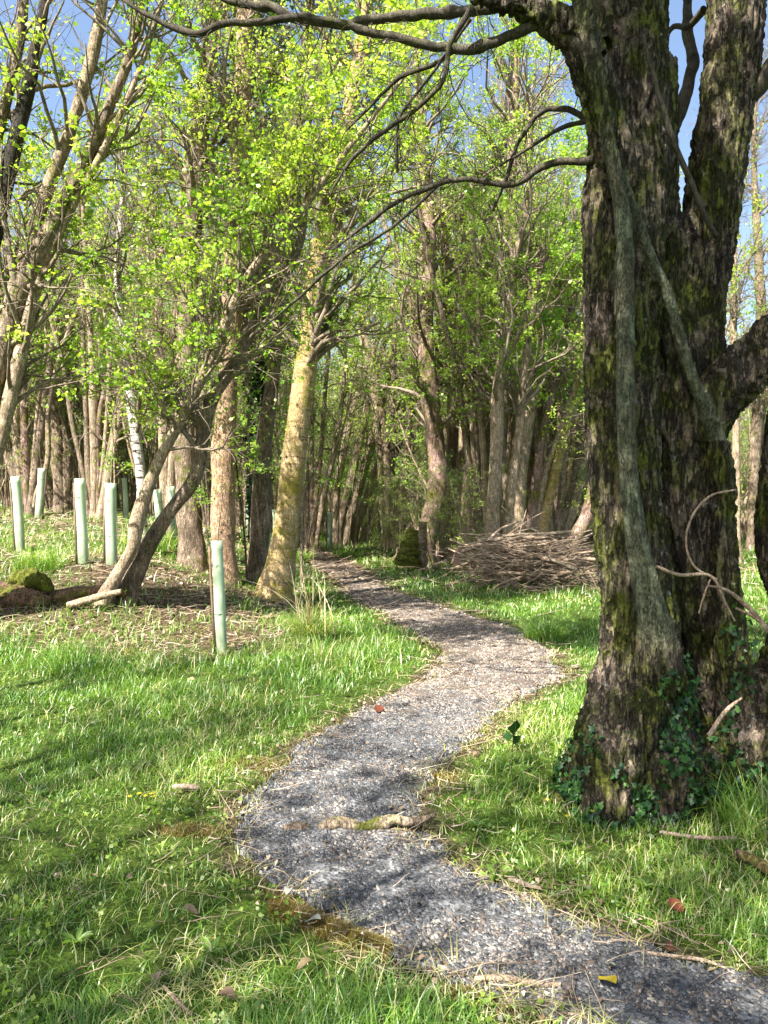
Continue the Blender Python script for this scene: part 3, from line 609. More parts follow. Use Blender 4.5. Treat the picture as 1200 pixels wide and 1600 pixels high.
hero('twin_pink_tree', 'two trunked tree with broad pinkish brown bark directly left of the stick pile', 'tree', [
    [(722, 885, 50), (735, 820, 42), (744, 740, 40), (756, 650, 36), (768, 560, 34), (782, 480, 30), (792, 380, 26), (800, 250, 20), (810, 50, 12)],
    [(735, 870, 22), (734, 760, 22), (740, 640, 26), (746, 540, 27), (752, 440, 27), (768, 330, 24), (785, 230, 20), (800, 100, 14), (806, -100, 8)]],
    'pink', dict(cr_l, n1=120, L1=2.4, n2_=500, n3=2400, nl=15000, lsize=.06, zmin=3.2), 208, ws=0.76, n=16, barks=['pink', 'dark'])
hero('pale_stemmed_tree', 'pale grey stemmed tree rising straight behind the left half of the stick pile', 'tree', [
    [(768, 862, 34), (772, 780, 30), (776, 700, 26), (778, 620, 26), (786, 540, 22), (800, 440, 20), (820, 330, 14), (830, 150, 9)],
    [(790, 860, 20), (798, 770, 18), (810, 680, 16), (818, 590, 15), (830, 500, 12), (850, 380, 8)]],
    'tan', dict(cr_l, n1=110, L1=2.2, n2_=450, n3=2000, nl=12000, lsize=.06, zmin=3.2), 209, ws=0.8, n=14, d=16.)
hero('coppiced_tree', 'dense clump of stems spreading behind the right half of the stick pile', 'tree', [
    [(812, 855, 26), (814, 760, 22), (826, 660, 20), (848, 560, 18), (876, 460, 14), (900, 330, 8)],
    [(826, 855, 26), (836, 770, 20), (846, 690, 18), (868, 590, 16), (890, 500, 13), (915, 400, 8)],
    [(842, 855, 28), (858, 780, 20), (876, 700, 16), (896, 620, 13), (925, 540, 9)],
    [(820, 850, 18), (812, 740, 15), (818, 630, 14), (822, 520, 12), (840, 380, 8)],
    [(835, 850, 18), (852, 740, 14), (880, 660, 12), (910, 560, 9), (950, 470, 6)],
    [(806, 850, 16), (790, 760, 14), (786, 660, 12), (798, 560, 10), (805, 420, 6)]],
    'pink', dict(cr_l, n1=90, L1=1.7, n2_=350, n3=1600, nl=10000, lsize=.07, zmin=3.2, rmin=.003), 210, ws=0.8, d=17.5, n=12, barks=['tan', 'pink', 'gold', 'brown', 'tan', 'brown'])
hero('curved_tree', 'short curved trunk leaning right beside the huge mossy tree', 'tree', [
    [(895, 850, 24), (915, 810, 22), (928, 760, 20), (932, 700, 20), (936, 600, 18), (950, 450, 12)]],
    'pink', None, 211, n=12, d=16.5)
hero('coppiced_tree', 'dark thick stemmed clump at the far left behind the tree shelters', 'tree', [
    [(95, 800, 26), (92, 720, 20), (88, 640, 18), (82, 540, 16), (90, 430, 12), (100, 300, 8)],
    [(104, 800, 26), (108, 720, 20), (100, 620, 18), (108, 510, 15), (118, 400, 10), (140, 250, 6)],
    [(112, 800, 20), (118, 720, 15), (132, 640, 13), (158, 570, 11), (185, 490, 7)],
    [(86, 798, 22), (66, 740, 18), (46, 670, 16), (26, 610, 14), (10, 540, 10)],
    [(98, 800, 18), (80, 700, 14), (66, 600, 12), (58, 480, 9), (50, 330, 5)],
    [(108, 800, 16), (124, 700, 11), (120, 600, 10), (128, 480, 8), (150, 350, 5)]],
    'brown', dict(cr_l, n1=90, L1=2., L2=1., L3=.5, nl=11000, lsize=.08, zmin=3.2, rmin=.005), 212, n=12)
hero('birch_tree', 'slim white birch with black marks curving up among the left tree shelters', 'tree', [
    [(222, 800, 13), (220, 740, 12), (212, 680, 12), (205, 620, 12), (198, 560, 11), (188, 500, 10), (184, 440, 8), (190, 330, 6), (200, 200, 3)]],
    'birch', dict(cr_l, n1=30, nl=3000, lsize=.07, rmin=.004), 213, n=12, ws=1.35, d=13.5)
hero('leaning_tree', 'tree with big pale and dark stems slanting in from the left edge of the view', 'tree', [
    [(-90, 905, 50), (-40, 700, 44), (-8, 570, 36), (28, 440, 30), (62, 330, 26), (98, 235, 24), (122, 165, 22), (146, 80, 22), (160, 0, 20), (175, -150, 14), (190, -350, 6)],
    [(-80, 910, 50), (-40, 720, 46), (0, 560, 40), (44, 430, 36), (90, 340, 32), (130, 260, 26), (165, 180, 22), (205, 80, 16), (222, 0, 14), (250, -180, 8)],
    [(-110, 905, 40), (-60, 600, 34), (-20, 420, 30), (20, 240, 28), (50, 110, 24), (70, 0, 22), (90, -150, 16), (100, -350, 8)],
    [(-70, 905, 30), (0, 690, 26), (30, 560, 22), (60, 440, 20), (110, 330, 18), (175, 210, 14), (225, 90, 11), (270, -60, 8)],
    [(-100, 905, 30), (-60, 500, 24), (-30, 330, 22), (0, 200, 20), (30, 60, 18), (45, -80, 12)]],
    'brown', dict(cr_l, n1=130, L1=1.5, n2_=420, L2=.7, n3=1500, nl=9000, zmin=2.6, rmin=.003), 214, ws=.78, d=8.6, base=PX(-90, 905, 8.6), n=18, barks=['tan', 'brown', 'dark', 'tan', 'brown'])
for (nm, lab, pts, bk, sd_) in (
    ('slender_tree', 'slender pale tree rising in the gap right of the huge mossy tree', [(1152, 880, 14), (1150, 700, 12), (1146, 500, 10), (1150, 300, 7), (1155, 100, 4)], 'tan', 215),
    ('slender_tree', 'dark slender leaning tree at the right edge against the blue sky', [(1175, 860, 18), (1180, 700, 16), (1190, 550, 15), (1185, 400, 13), (1178, 250, 9), (1185, 60, 5)], 'brown', 216)):
    hero(nm, lab, 'tree', [pts], bk, dict(cr_l, n1=40, L1=1.4, nl=900, zmin=2.2, lsize=.07, rmin=.005), sd_, n=10)

def fan(px, py, d, n, wid, top, lab, seed, bark, nl=5000, lean=0., grp=None, w0=13):
    rg = np.random.default_rng(seed); st = []
    for q in range(n):
        f = (q+.5)/n*2-1+rg.normal(0, .12); x0 = px+f*9+rg.normal(0, 2); x1 = px+f*wid+lean+rg.normal(0, 14); w = w0*rg.uniform(.55, 1.25); b_ = rg.normal(0, 6)
        st.append([(x0+(x1-x0)*t**rg.uniform(.8, 1.3)+b_*math.sin(t*5), py-(py-top)*t, w*(1-.7*t)) for t in (0, .12, .28, .45, .62, .8, 1.)])
    return hero('coppiced_tree', lab, 'tree', st, bark, dict(cr_l, n1=70, L1=1.3, n2_=300, n3=1400, L3=.4, nl=int(nl*.65), lsize=.06, zmin=3.0, t0=.2, rmin=.0035), seed, d=d, n=8, barks=[bark, 'tan', 'brown', 'tan', 'pink', 'tan', 'brown', 'tan', 'gold'][:n]+['tan']*max(0, n-9), ws=1., group=grp)
for k_, a_ in enumerate(((868, 858, 19., 10, 150, 330, 'fan of thin pale stems spreading behind the right end of the stick pile', 'tan', 5000, 20), (905, 850, 20.5, 8, 120, 380, 'thin stems leaning right between the stick pile and the huge tree', 'pink', 3000, 50),
        (830, 850, 21.5, 9, 150, 300, 'crowd of slim stems behind the middle of the stick pile', 'tan', 5000, 0), (765, 862, 18.5, 7, 110, 280, 'slender stems rising left of the pale grey stemmed tree', 'brown', 5000, 10),
        (700, 865, 20., 6, 100, 280, 'narrow stems rising between the mossy footed tree and the pink barked tree', 'pink', 5000, -10), (612, 842, 27., 6, 90, 330, 'thin upright stems behind the five stemmed clump', 'tan', 4000, 20),
        (485, 850, 23., 6, 80, 300, 'thin stems just right of the golden barked tree far back', 'tan', 4000, 10), (150, 800, 20., 7, 130, 280, 'clump of thin stems behind the tilted shelter on the left slope', 'brown', 4000, 20),
        (45, 790, 21., 8, 130, 250, 'clump of dark leaning stems behind the leftmost shelters', 'brown', 3500, 10), (262, 810, 17., 6, 90, 250, 'slim stems between the white birch and the ivy footed trunk', 'tan', 4000, 20),
        (745, 850, 24., 7, 140, 300, 'far crowd of stems seen between the twin trunks', 'tan', 4000, 0), (395, 840, 22., 5, 40, 300, 'thin stems in the gap left of the slim dark tree', 'tan', 3500, 0))):
    fan(a_[0], a_[1], a_[2], a_[3], a_[4], a_[5], a_[6], 1000+k_, a_[7], a_[8], a_[9])

# dark ivy covered tree behind the middle clump
def ivy_mass(nm, lab, px, py, h, rad, seed, n, size, d=None):
    rng = np.random.default_rng(seed); b = gh(px, py) if d is None else np.array([(px-600)/F*d, d, 0.]); t = thing(nm, b, lab, 'tree')
    V, Q = rough_tube(np.array([[0, 0, -.1, .2], [.05, 0, h*.4, .16], [.1, 0, h*.8, .1], [.1, 0, h, .04]]), 40, 12, .1, seed); mk('trunk', V, Q, None, [M['dark']], shade=True, parent=t)
    z = rng.random(n)**.9*h; a = rng.random(n)*6.28; r = rad(z/h)*(.45+.55*rng.random(n)**.5)*(.6+.8*fbm(np.stack([np.cos(a)*2, np.sin(a)*2, z*1.1], 1), 2, seed))
    P = np.stack([r*np.cos(a)+.05, r*np.sin(a), z+.2], 1); G = Geo(); V, Q = leaves(rng, P, np.full(n, size), .9, .5); G.add(V, Q, tint=rng.random(n)**1.6)
    G.build('ivy', [M['ivy']], t); return t
ivy_mass('ivy_clad_tree', 'dark ivy smothered tree in shade behind the middle clump of stems', 618, 835, 8.5, lambda f: .4+1.3*np.sin(np.clip(f, 0, 1)*2.8), 301, 7000, .13)
ivy_mass('ivy_clad_tree', 'tall thin tree wrapped in ivy at the top centre left', 400, 850, 15, lambda f: .25+.3*f+.35*(f > .3), 302, 12000, .1)

# ------------------------------------------------------------------ the huge mossy tree
def big_tree():
    rng = np.random.default_rng(400); D0 = gh(1040, 1245)[1]; base = gh(1040, 1245)
    t = thing('mossy_tree', base, 'huge many trunked mossy tree with ivy at its foot on the right', 'tree')
    def s(pts, d0, d1=None): return stem_from_px(pts, d0, d1)
    A = s([(1000, 1330, 230), (1000, 1240, 215), (1000, 1150, 170), (1000, 1050, 130), (992, 930, 110), (980, 800, 108), (974, 650, 108), (972, 500, 112), (976, 350, 124), (986, 180, 112), (988, 0, 106), (990, -200, 100), (980, -500, 80), (960, -900, 40)], 4.15, 4.4)
    Cc = s([(1110, 1330, 170), (1110, 1240, 160), (1112, 1150, 110), (1118, 1050, 74), (1100, 930, 84), (1078, 800, 100), (1064, 700, 104), (1050, 580, 104), (1040, 450, 88), (1020, 300, 80), (1010, 100, 90)], 4.35, 4.5)
    C2 = s([(1060, 1300, 120), (1062, 1150, 80), (1058, 1000, 70), (1050, 850, 80), (1040, 700, 80), (1030, 500, 70)], 4.62, 4.6)
    E = s([(1085, 760, 60), (1092, 640, 70), (1094, 550, 70), (1096, 450, 78), (1108, 350, 86), (1130, 200, 86), (1145, 90, 88), (1152, 0, 88), (1165, -200, 80), (1200, -500, 60), (1230, -850, 30)], 4.4, 4.6)
    Fl = s([(1095, 690, 60), (1120, 625, 74), (1155, 585, 78), (1210, 530, 72), (1290, 450, 60), (1400, 250, 44), (1480, 0, 24)], 4.3, 4.1)
    I = s([(1085, 1270, 120), (1120, 1210, 104), (1165, 1150, 92), (1208, 1085, 84), (1240, 1010, 76), (1236, 940, 66), (1212, 875, 58), (1206, 790, 54), (1222, 680, 50), (1240, 500, 44), (1260, 250, 30)], 4.1, 4.5)
    R1 = s([(985, 1020, 90), (955, 1130, 90), (915, 1215, 80), (868, 1262, 40), (825, 1290, 14)], 4.15, 4.05); R1b = s([(1000, 1080, 90), (965, 1180, 90), (950, 1260, 80), (930, 1320, 40)], 4.0, 3.85); R2 = s([(1050, 1180, 90), (1040, 1270, 80), (1030, 1320, 40)], 3.95, 3.85)
    Lm = s([(975, 300, 60), (948, 190, 62), (930, 110, 62), (908, 62, 56), (868, 36, 44), (815, 14, 32), (740, -10, 24)], 4.15, 4.0)
    G = s([(1125, 690, 34), (1130, 780, 32), (1136, 900, 32), (1142, 1000, 42), (1150, 1080, 60), (1150, 1180, 70)], 4.2, 4.2)
    g = Geo()
    PB = s([(895, -60, 30), (915, 30, 30), (935, 130, 30), (955, 240, 31), (972, 330, 33), (977, 450, 35), (977, 600, 37), (984, 760, 39), (998, 860, 43), (1018, 950, 50), (1036, 1020, 56), (1046, 1080, 50)], 3.97, 3.98)
    PB[:, 3] *= np.interp(np.arange(len(PB)), [0, 6, 11], [.8, .82, 1.])
    PD_ = s([(958, 240, 20), (985, 310, 25), (1012, 390, 29), (1040, 450, 30), (1062, 530, 31), (1085, 600, 32), (1108, 650, 32), (1130, 700, 30)], 4.01, 4.22)
    PD_[:, 3] *= .64
    for st in (A, Cc, C2, E, Fl, I, R1, R1b, R2, Lm, G, PB, PD_):
        S = spline(st, 60); V, Q = tubes(S[:, :3], np.maximum(S[:, 3], .01), 14, cap=True); g.add(V, Q)
    tmp = g.build('trunk', [M['big']]); md = tmp.modifiers.new('r', 'REMESH'); md.mode = 'VOXEL'; md.voxel_size = .011
    dg = bpy.context.evaluated_depsgraph_get(); me = bpy.data.meshes.new_from_object(tmp.evaluated_get(dg)); n = len(me.vertices)
    V = np.zeros(n*3, np.float32); me.vertices.foreach_get('co', V); V = V.reshape(-1, 3).astype(float)
    ne = len(me.edges); E_ = np.zeros(ne*2, np.int32); me.edges.foreach_get('vertices', E_); E_ = E_.reshape(-1, 2); deg = np.bincount(E_.ravel(), minlength=n)[:, None]
    for _ in range(8):
        A_ = np.zeros_like(V); np.add.at(A_, E_[:, 0], V[E_[:, 1]]); np.add.at(A_, E_[:, 1], V[E_[:, 0]]); V = V*.4+.6*A_/deg
    me.vertices.foreach_set('co', V.astype(np.float32).ravel()); me.update(); NN = np.zeros(n*3, np.float32); me.vertices.foreach_get('normal', NN); NN = NN.reshape(-1, 3)
    lump = fbm(V*[3.2, 3.2, 1.8], 3, 2)-.5; fur = fbm(V*[26, 26, 6.]+2*lump[:, None], 3, 12); fur = 1-np.abs(fur-.5)*2; fine = fbm(V*[60, 60, 40], 2, 22)-.5
    lo = 1-smooth((V[:, 2]-.3)/.9); pm = np.zeros(n)
    for st in (PB, PD_):
        S = spline(st, 160); dd = np.full(n, 9.)
        for q in S: dd = np.minimum(dd, np.linalg.norm(V-q[:3], axis=1)-q[3])
        pm = np.maximum(pm, 1-smooth((dd-.004)/.02))
    pm = pm*smooth((V[:, 2]-.75+.15*lump)/.25)*(1-.75*smooth((V[:, 2]-3.1)/.5))*(NN[:, 1] < .6); fur_k = 1-.85*pm
    V = V+NN*((lump*.085*(1+.5*lo)+(fur-.8)*.07+fine*.02)*fur_k)[:, None]-base
    me.vertices.foreach_set('co', V.astype(np.float32).ravel()); me.polygons.foreach_set('use_smooth', np.ones(len(me.polygons), bool)); me.update()
    at = me.attributes.new('pale', 'FLOAT', 'POINT'); at.data.foreach_set('value', pm.astype(np.float32))
    me.materials.clear(); me.materials.append(M['big']); o = bpy.data.objects.new('trunk', me); C.objects.link(o); o.parent = t; bpy.data.objects.remove(tmp)
    # smooth pale stems in front of the trunk
    for k, (pts, d0, d1, mt) in enumerate((([(1005, 60, 6), (1030, 150, 8), (1052, 220, 9), (1082, 290, 9), (1105, 345, 8), (1120, 368, 6)], 4.08, 4.16, 'twigd'),)):
        V, Q = rough_tube(stem_from_px(pts, d0, d1), 70, 20, .06, 60+k, 9.); mk('stem', V-base, Q, None, [M[mt]], shade=True, parent=t, ).__setattr__('name', 'stem')
    # limbs and boughs seen against the leaves
    br = [([(935, 80, 40), (905, 55, 34), (860, 38, 26), (800, 16, 20), (740, 14, 17), (650, 20, 15), (560, 35, 14), (480, 30, 13), (420, 14, 12), (340, -6, 10), (250, -40, 6)], 4.1, 4.6),
          ([(935, 95, 36), (900, 60, 30), (850, 42, 22), (800, 58, 16), (752, 75, 15), (700, 78, 14), (640, 66, 13), (560, 42, 12), (480, 30, 12), (400, 32, 11), (345, 40, 11), (308, 54, 11), (268, 42, 9), (215, 14, 7), (180, -10, 5)], 4.0, 4.4),
          ([(735, 14, 9), (705, 70, 9), (690, 130, 8), (650, 170, 8), (600, 205, 8), (558, 240, 7), (520, 295, 4)], 4.0, 4.3),
          ([(710, 78, 8), (680, 100, 8), (618, 125, 7), (580, 165, 5), (540, 205, 3)], 4.2, 4.6),
          ([(735, 30, 5), (665, 130, 5), (625, 185, 5), (620, 270, 4)], 4.1, 4.5),
          ([(950, 248, 16), (912, 250, 13), (862, 256, 11), (800, 286, 9), (740, 280, 8), (690, 287, 8), (630, 310, 7), (580, 345, 6), (520, 390, 3)], 4.24, 4.6),
          ([(955, 215, 14), (920, 190, 10), (880, 168, 9), (850, 172, 8), (815, 215, 7), (790, 280, 6), (770, 330, 4)], 4.26, 4.5), ([(950, 195, 12), (918, 190, 8), (880, 200, 6), (820, 235, 5), (780, 260, 3)], 4.26, 4.4),
          ([(1035, 240, 26), (1058, 180, 22), (1078, 125, 20), (1082, 90, 18), (1074, 40, 16), (1078, -40, 13), (1090, -200, 8)], 4.6, 5.),
          ([(1100, 15, 12), (1075, 42, 10), (1050, 45, 8), (1030, 80, 5)], 4.4, 4.8), ([(1170, 155, 30), (1195, 120, 26), (1240, 60, 22), (1300, -60, 14)], 4.5, 4.3),
          ([(700, 275, 6), (620, 350, 5), (540, 400, 5), (450, 480, 4), (400, 520, 2)], 4.8, 5.6)]
    for k, (pts, d0, d1) in enumerate(br):
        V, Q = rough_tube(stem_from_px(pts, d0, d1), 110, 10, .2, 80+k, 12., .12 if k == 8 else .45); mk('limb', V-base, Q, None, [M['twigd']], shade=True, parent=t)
    # thin dead shoots at the foot
    for k, (pts, d0) in enumerate((([(1200, 985, 10), (1170, 950, 8), (1130, 920, 5), (1105, 915, 3)], 3.7), ([(1215, 1000, 8), (1180, 965, 6), (1150, 950, 4)], 3.7), ([(1025, 885, 5), (1060, 898, 6), (1110, 900, 5), (1135, 945, 4), (1148, 970, 3)], 3.8),
                                   ([(1150, 765, 3), (1110, 775, 4), (1080, 810, 4), (1072, 850, 4), (1085, 885, 4), (1120, 905, 3)], 3.8), ([(1107, 1150, 8), (1140, 1105, 6), (1160, 1090, 3)], 3.75), ([(1110, 905, 3), (1100, 930, 3), (1092, 958, 2)], 3.8))):
        V, Q = rough_tube(stem_from_px(pts, d0), 30, 6, .08, 95+k, 12.); mk('shoot', V-base, Q, None, [M['stick']], shade=True, parent=t)
    # crown above and left of the frame
    def wp(*p): return np.array(p, float)
    up = [A[-4:], E[-4:], Fl[-4:], Lm[-3:]]
    ext = [wp((1.35, 4.35, 4.4, .15), (.6, 4.3, 5.6, .11), (-.6, 4.1, 6.6, .08), (-2.2, 3.9, 7.2, .04)), wp((1.4, 4.4, 5., .14), (1., 5.2, 6.6, .1), (.2, 6.2, 7.6, .06), (-.8, 7., 8.2, .03)),
           wp((1.95, 4.5, 5.2, .13), (2.4, 4.2, 7., .09), (2.2, 3.4, 8.4, .05)), wp((1.4, 4.3, 4.8, .13), (.7, 3.3, 6., .09), (-.3, 2.2, 6.8, .05), (-1.4, 1.2, 7.2, .03)), wp((1.3, 4.2, 4.8, .14), (1., 4.1, 7., .1), (.3, 3.8, 9., .04))]
    for k, e in enumerate(ext):
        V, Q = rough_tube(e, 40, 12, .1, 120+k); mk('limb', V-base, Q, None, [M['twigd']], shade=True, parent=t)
    ext.append(wp((1.2, 4.1, 5., .14), (.5, 2.6, 5.7, .1), (-.5, 1.2, 6.1, .07), (-1.4, -.4, 6.3, .04)))  # unseen limb over the camera, shaped to shade the trunk and path
    V, Q = rough_tube(ext[-1], 40, 12, .1, 131); mk('limb', V-base, Q, None, [M['twigd']], shade=True, parent=t)
    shade_limb = wp((1.3, 4.5, 5., .13), (.1, 4.9, 6., .1), (-1.6, 5.1, 6.6, .07), (-3.4, 4.9, 7., .04)); V, Q = rough_tube(shade_limb, 50, 12, .1, 133); mk('limb', V-base, Q, None, [M['twigd']], shade=True, parent=t)  # unseen limb added above the frame to cast shade bands on the path
    crown_geo(rng, [shade_limb], 55, 1.5, 240, .9, 1100, .4, 5500, .07, zmin=5.2, leafz=5.5, up=.12).build('crown', [M['twigd'], M['leaf']], t, origin=base)
    G_ = crown_geo(rng, ext+[ext[-1]]*2+up[:2], 150, 1.5, 700, .9, 3000, .4, 15000, .065, zmin=4.6, leafz=4.7)
    # twiglets on the visible boughs
    bs = [stem_from_px(p_, a_, b_) for p_, a_, b_ in br[:7]]; O, Dd, r, tt = spawn(rng, np.stack([spline(q, 14)[:, :3] for q in bs]), np.stack([spline(q, 14)[:, 3] for q in bs]), 150, .15, 1., (.4, 1.2))
    P1, R1_ = grow(rng, O, Dd, .15+.7*rng.random(len(O))**2, np.full(len(O), .0032), 7, .25, .0, .3); V, Q = tubes(P1, R1_, 4); G_.add(V, Q)
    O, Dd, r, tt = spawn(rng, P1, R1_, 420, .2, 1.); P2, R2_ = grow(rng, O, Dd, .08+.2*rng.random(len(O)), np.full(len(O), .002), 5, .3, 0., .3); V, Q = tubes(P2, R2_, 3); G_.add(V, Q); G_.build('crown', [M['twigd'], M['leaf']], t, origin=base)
    # ivy leaves on the foot: sample the trunk surface
    Pn = V0 = np.zeros(len(me.vertices)*3, np.float32); me.vertices.foreach_get('co', V0); V0 = V0.reshape(-1, 3); NN = np.zeros_like(V0).ravel(); me.vertices.foreach_get('normal', NN); NN = NN.reshape(-1, 3)
    Wp = V0+base; pxx = Wp[:, 0]/Wp[:, 1]*F+600; pyy = HOR-(Wp[:, 2]-EYE)/Wp[:, 1]*F; fr = NN[:, 1] < .35
    wgt = smooth((pyy-1120)/90)*smooth((990-pxx)/50)*.9+.75*np.exp(-((pxx-1055)/22)**2)*smooth((pyy-1000)/80)+.9*smooth((pyy-1215)/30)+.6*np.exp(-((pxx-1150)/30)**2)*smooth((pyy-1130)/60)+.35*np.exp(-((pxx-1150)/18)**2)*smooth((pyy-940)/60)*(pyy < 1150)
    wgt = wgt*fr*(fbm(Wp*7, 2, 31) > .46)*(pyy < 1330)*(Wp[:, 2] < 1.1); idx = rng.choice(len(V0), 5200, p=wgt/wgt.sum())
    Pc = V0[idx]+NN[idx]*(.01+.025*rng.random((5200, 1)))+rng.normal(0, .008, (5200, 3)); nn = nrm(NN[idx]+rng.normal(0, .45, (5200, 3))); dn = np.array([0, 0, -1.])+rng.normal(0, .5, (5200, 3)); a = nrm(dn-(dn*nn).sum(1, keepdims=True)*nn); b_ = np.cross(nn, a)
    sz = (.016+.026*rng.random((5200, 1))**1.5); sh = np.array([(0, 0), (-.15, .55), (.35, .28), (.5, .5), (1., 0), (.5, -.5), (.35, -.28), (-.15, -.55)])
    V = Pc[:, None]+sz[:, None]*(a[:, None]*sh[:, :1]+b_[:, None]*sh[:, 1:2]-nn[:, None]*(np.abs(sh[:, 1:2])*.25)); bb = (np.arange(5200)*8)[:, None]
    Q = np.concatenate([bb+np.array([[0, 1, 2, 4]]), bb+np.array([[2, 3, 4, 4]])[:, [0, 1, 2, 2]]*0+bb*0+bb+np.array([[0, 4, 6, 7]])*1 - bb], 0) if False else bb+np.array([[0, 1, 2, 4]])
    Q2 = bb+np.array([[0, 4, 6, 7]]); T = np.concatenate([bb+np.array([[2, 3, 4]]), bb+np.array([[4, 5, 6]])], 0); tn = rng.random(5200)
    mk('ivy', V.reshape(-1, 3), np.concatenate([Q, Q2]), T, [M['ivy']], tint=np.tile(tn, 4), parent=t)
    return base
BASE = big_tree()

# ------------------------------------------------------------------ tree shelters
def shelter(xt, yt, xb, yb, w, label, seed, stake='l', d=None):
    rng = np.random.default_rng(seed); hpx = math.hypot(xt-xb, yb-yt)
    b = gh(xb, yb) if d is None else PX(xb, yb, d); d = b[1]; top = PX(xt, yt, d); r = w*.86/2/F*d; ax = top-b; H = np.linalg.norm(ax)
    t = thing('tree_shelter', b, label, 'tree shelter', 'green tree shelters around young trees')
    z = np.linspace(-.05, 1, 14); P = ax[None]*z[:, None]; P[:, 0] += .006*np.sin(z*5+seed); n = 20
    rad = r*(1+.03*np.sin(z*9+seed)); rad[-1] *= 1.06
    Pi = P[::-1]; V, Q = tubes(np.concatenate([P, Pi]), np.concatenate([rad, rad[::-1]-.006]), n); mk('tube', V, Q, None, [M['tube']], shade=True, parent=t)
    sx = -1 if stake == 'l' else 1; so = np.array([sx*(r+.014), -.01, 0]); g_ = Geo()
    V, Q = tubes(np.stack([so+[0, 0, -.1], so+ax*.95+[sx*.004, 0, 0]]), np.array([.016, .014]), 4, cap=True); mk('stake', V, Q, None, [M['stake']], parent=t)
    for f in (.35, .78):
        a = np.linspace(0, 6.283, 24); c = ax*f+so*.45; ring = c[None]+np.stack([np.cos(a)*(r+.018), np.sin(a)*(r+.008), 0*a], 1); V, Q = tubes(ring, np.full(24, .003), 4); mk('tie', V, Q, None, [M['tie']], parent=t)
    hh = ax/H; P_, R_ = grow(rng, (ax*.9)[None], hh[None]+rng.normal(0, .05, (1, 3)), np.array([H*rng.uniform(.4, 1.2)]), np.array([.008]), 8, .06, .05, .3); V, Q = tubes(P_, R_, 5); mk('sapling', V, Q, None, [M['twig']], parent=t)
    return t
SH = [(338, 845, 348, 1020, 20, 'nearest and tallest looking mint tree shelter standing alone beside the path', 'l'),
      (24, 745, 33, 862, 16, 'second tree shelter from the left edge, upright and green', 'l'), (66, 732, 60, 810, 13, 'tree shelter leaning right in front of the dark thick stemmed clump', 'r'),
      (125, 748, 130, 882, 18, 'left one of the two large tree shelters left of the leaning tree', 'l'), (173, 755, 174, 882, 20, 'wide tree shelter with a darker upper sleeve beside the leaning tree', 'l'),
      (140, 738, 147, 800, 11, 'smaller tilted tree shelter behind the left large shelter', 'l'), (155, 737, 159, 790, 9, 'thin pale tree shelter between the two large ones, far back', 'l'),
      (194, 747, 198, 812, 9, 'narrow tree shelter just left of the white birch', 'l'), (218, 756, 221, 800, 10, 'tree shelter touching the foot of the white birch', 'r'),
      (246, 765, 252, 852, 15, 'shelter seen between the two leaning stems, half hidden', 'r'), (268, 760, 273, 852, 12, 'shelter right of the leaning stems by the ivy footed trunk', 'r'),
      (2, 712, 4, 770, 9, 'leftmost tree shelter cut by the edge of the view', 'l'), (30, 722, 34, 775, 10, 'pale sunlit tree shelter behind the second from the left', 'l'),
      (418, 798, 419, 872, 10, 'tree shelter between the slim dark tree and the golden tree', 'l'), (429, 796, 430, 846, 8, 'far tree shelter peeping past the golden trunk', 'r'),
      (388, 780, 388, 832, 8, 'far tree shelter left of the slim dark tree', 'l'), (516, 800, 515, 858, 9, 'tree shelter left of the five stemmed clump at the bend', 'l'),
      (527, 803, 527, 838, 6, 'small distant tree shelter behind the five stemmed clump', 'r'), (597, 797, 602, 846, 10, 'tilted tree shelter right of the five stemmed clump', 'r'),
      (871, 823, 871, 852, 8, 'small tree shelter top showing above the stick pile', 'r')]
for k, q in enumerate(SH): shelter(*q[:6], 500+k, q[6])

# ------------------------------------------------------------------ stick pile
def stick_pile():
    rng = np.random.default_rng(600); b = gh(835, 925); cx, cy = b[0], b[1]+.5
    n = 230
    for k in range(n):
        f = rng.random(); L = rng.uniform(.5, 1.9); z = .03+.95*rng.random()**.85; hw = 1.18*(1-.15*(z/.9)); c = np.array([cx+rng.uniform(-.75, .75)*hw, cy+rng.uniform(-.55, .45)*(1-.5*z), z+b[2]])
        a = rng.normal(0, .6)+(math.pi if rng.random() < .5 else 0); el = rng.normal(0, .2)+.1*(c[0]-cx)*(-1)
        if c[0] > cx+.2: c[2] = b[2]+(z*.82)
        D = np.array([[math.cos(a)*math.cos(el), math.sin(a)*.9, math.sin(el)]]); O = (c-D[0]*L/2)[None]; O[:, 2] = np.maximum(O[:, 2], b[2]+.02); r0 = rng.uniform(.005, .02) if k % 4 else rng.uniform(.022, .042)
        P, R = grow(rng, O, D, np.array([L]), np.array([r0]), 8, .11, 0, .5); V, Q = tubes(P-O[0], R, 6, cap=True)
        o = mk('stick', V, Q, None, [M['stick'] if k % 3 else M['twig']], shade=True); o.location = [float(v) for v in O[0]]
        tag(o, 'dry brown stick stacked in the brushwood pile behind the path', 'stick', 'sticks in the brushwood pile')
    G = Geo(); m = 900; O = np.stack([cx+rng.normal(.1, .7, m), cy+rng.normal(-.05, .4, m), b[2]+.02+.8*rng.random(m)**1.1], 1); a = rng.normal(0, .6, m)+math.pi*(rng.random(m) < .5)
    P, R = grow(rng, O, np.stack([np.cos(a), np.sin(a), rng.normal(0, .2, m)], 1), .2+.8*rng.random(m), .003+.005*rng.random(m), 6, .12, -.01, .4); V, Q = tubes(P, R, 4); G.add(V, Q)
    tag(G.build('brushwood', [M['stick']]), 'fine brushwood twigs tangled through the stick pile', 'brushwood', kind='stuff')
stick_pile()

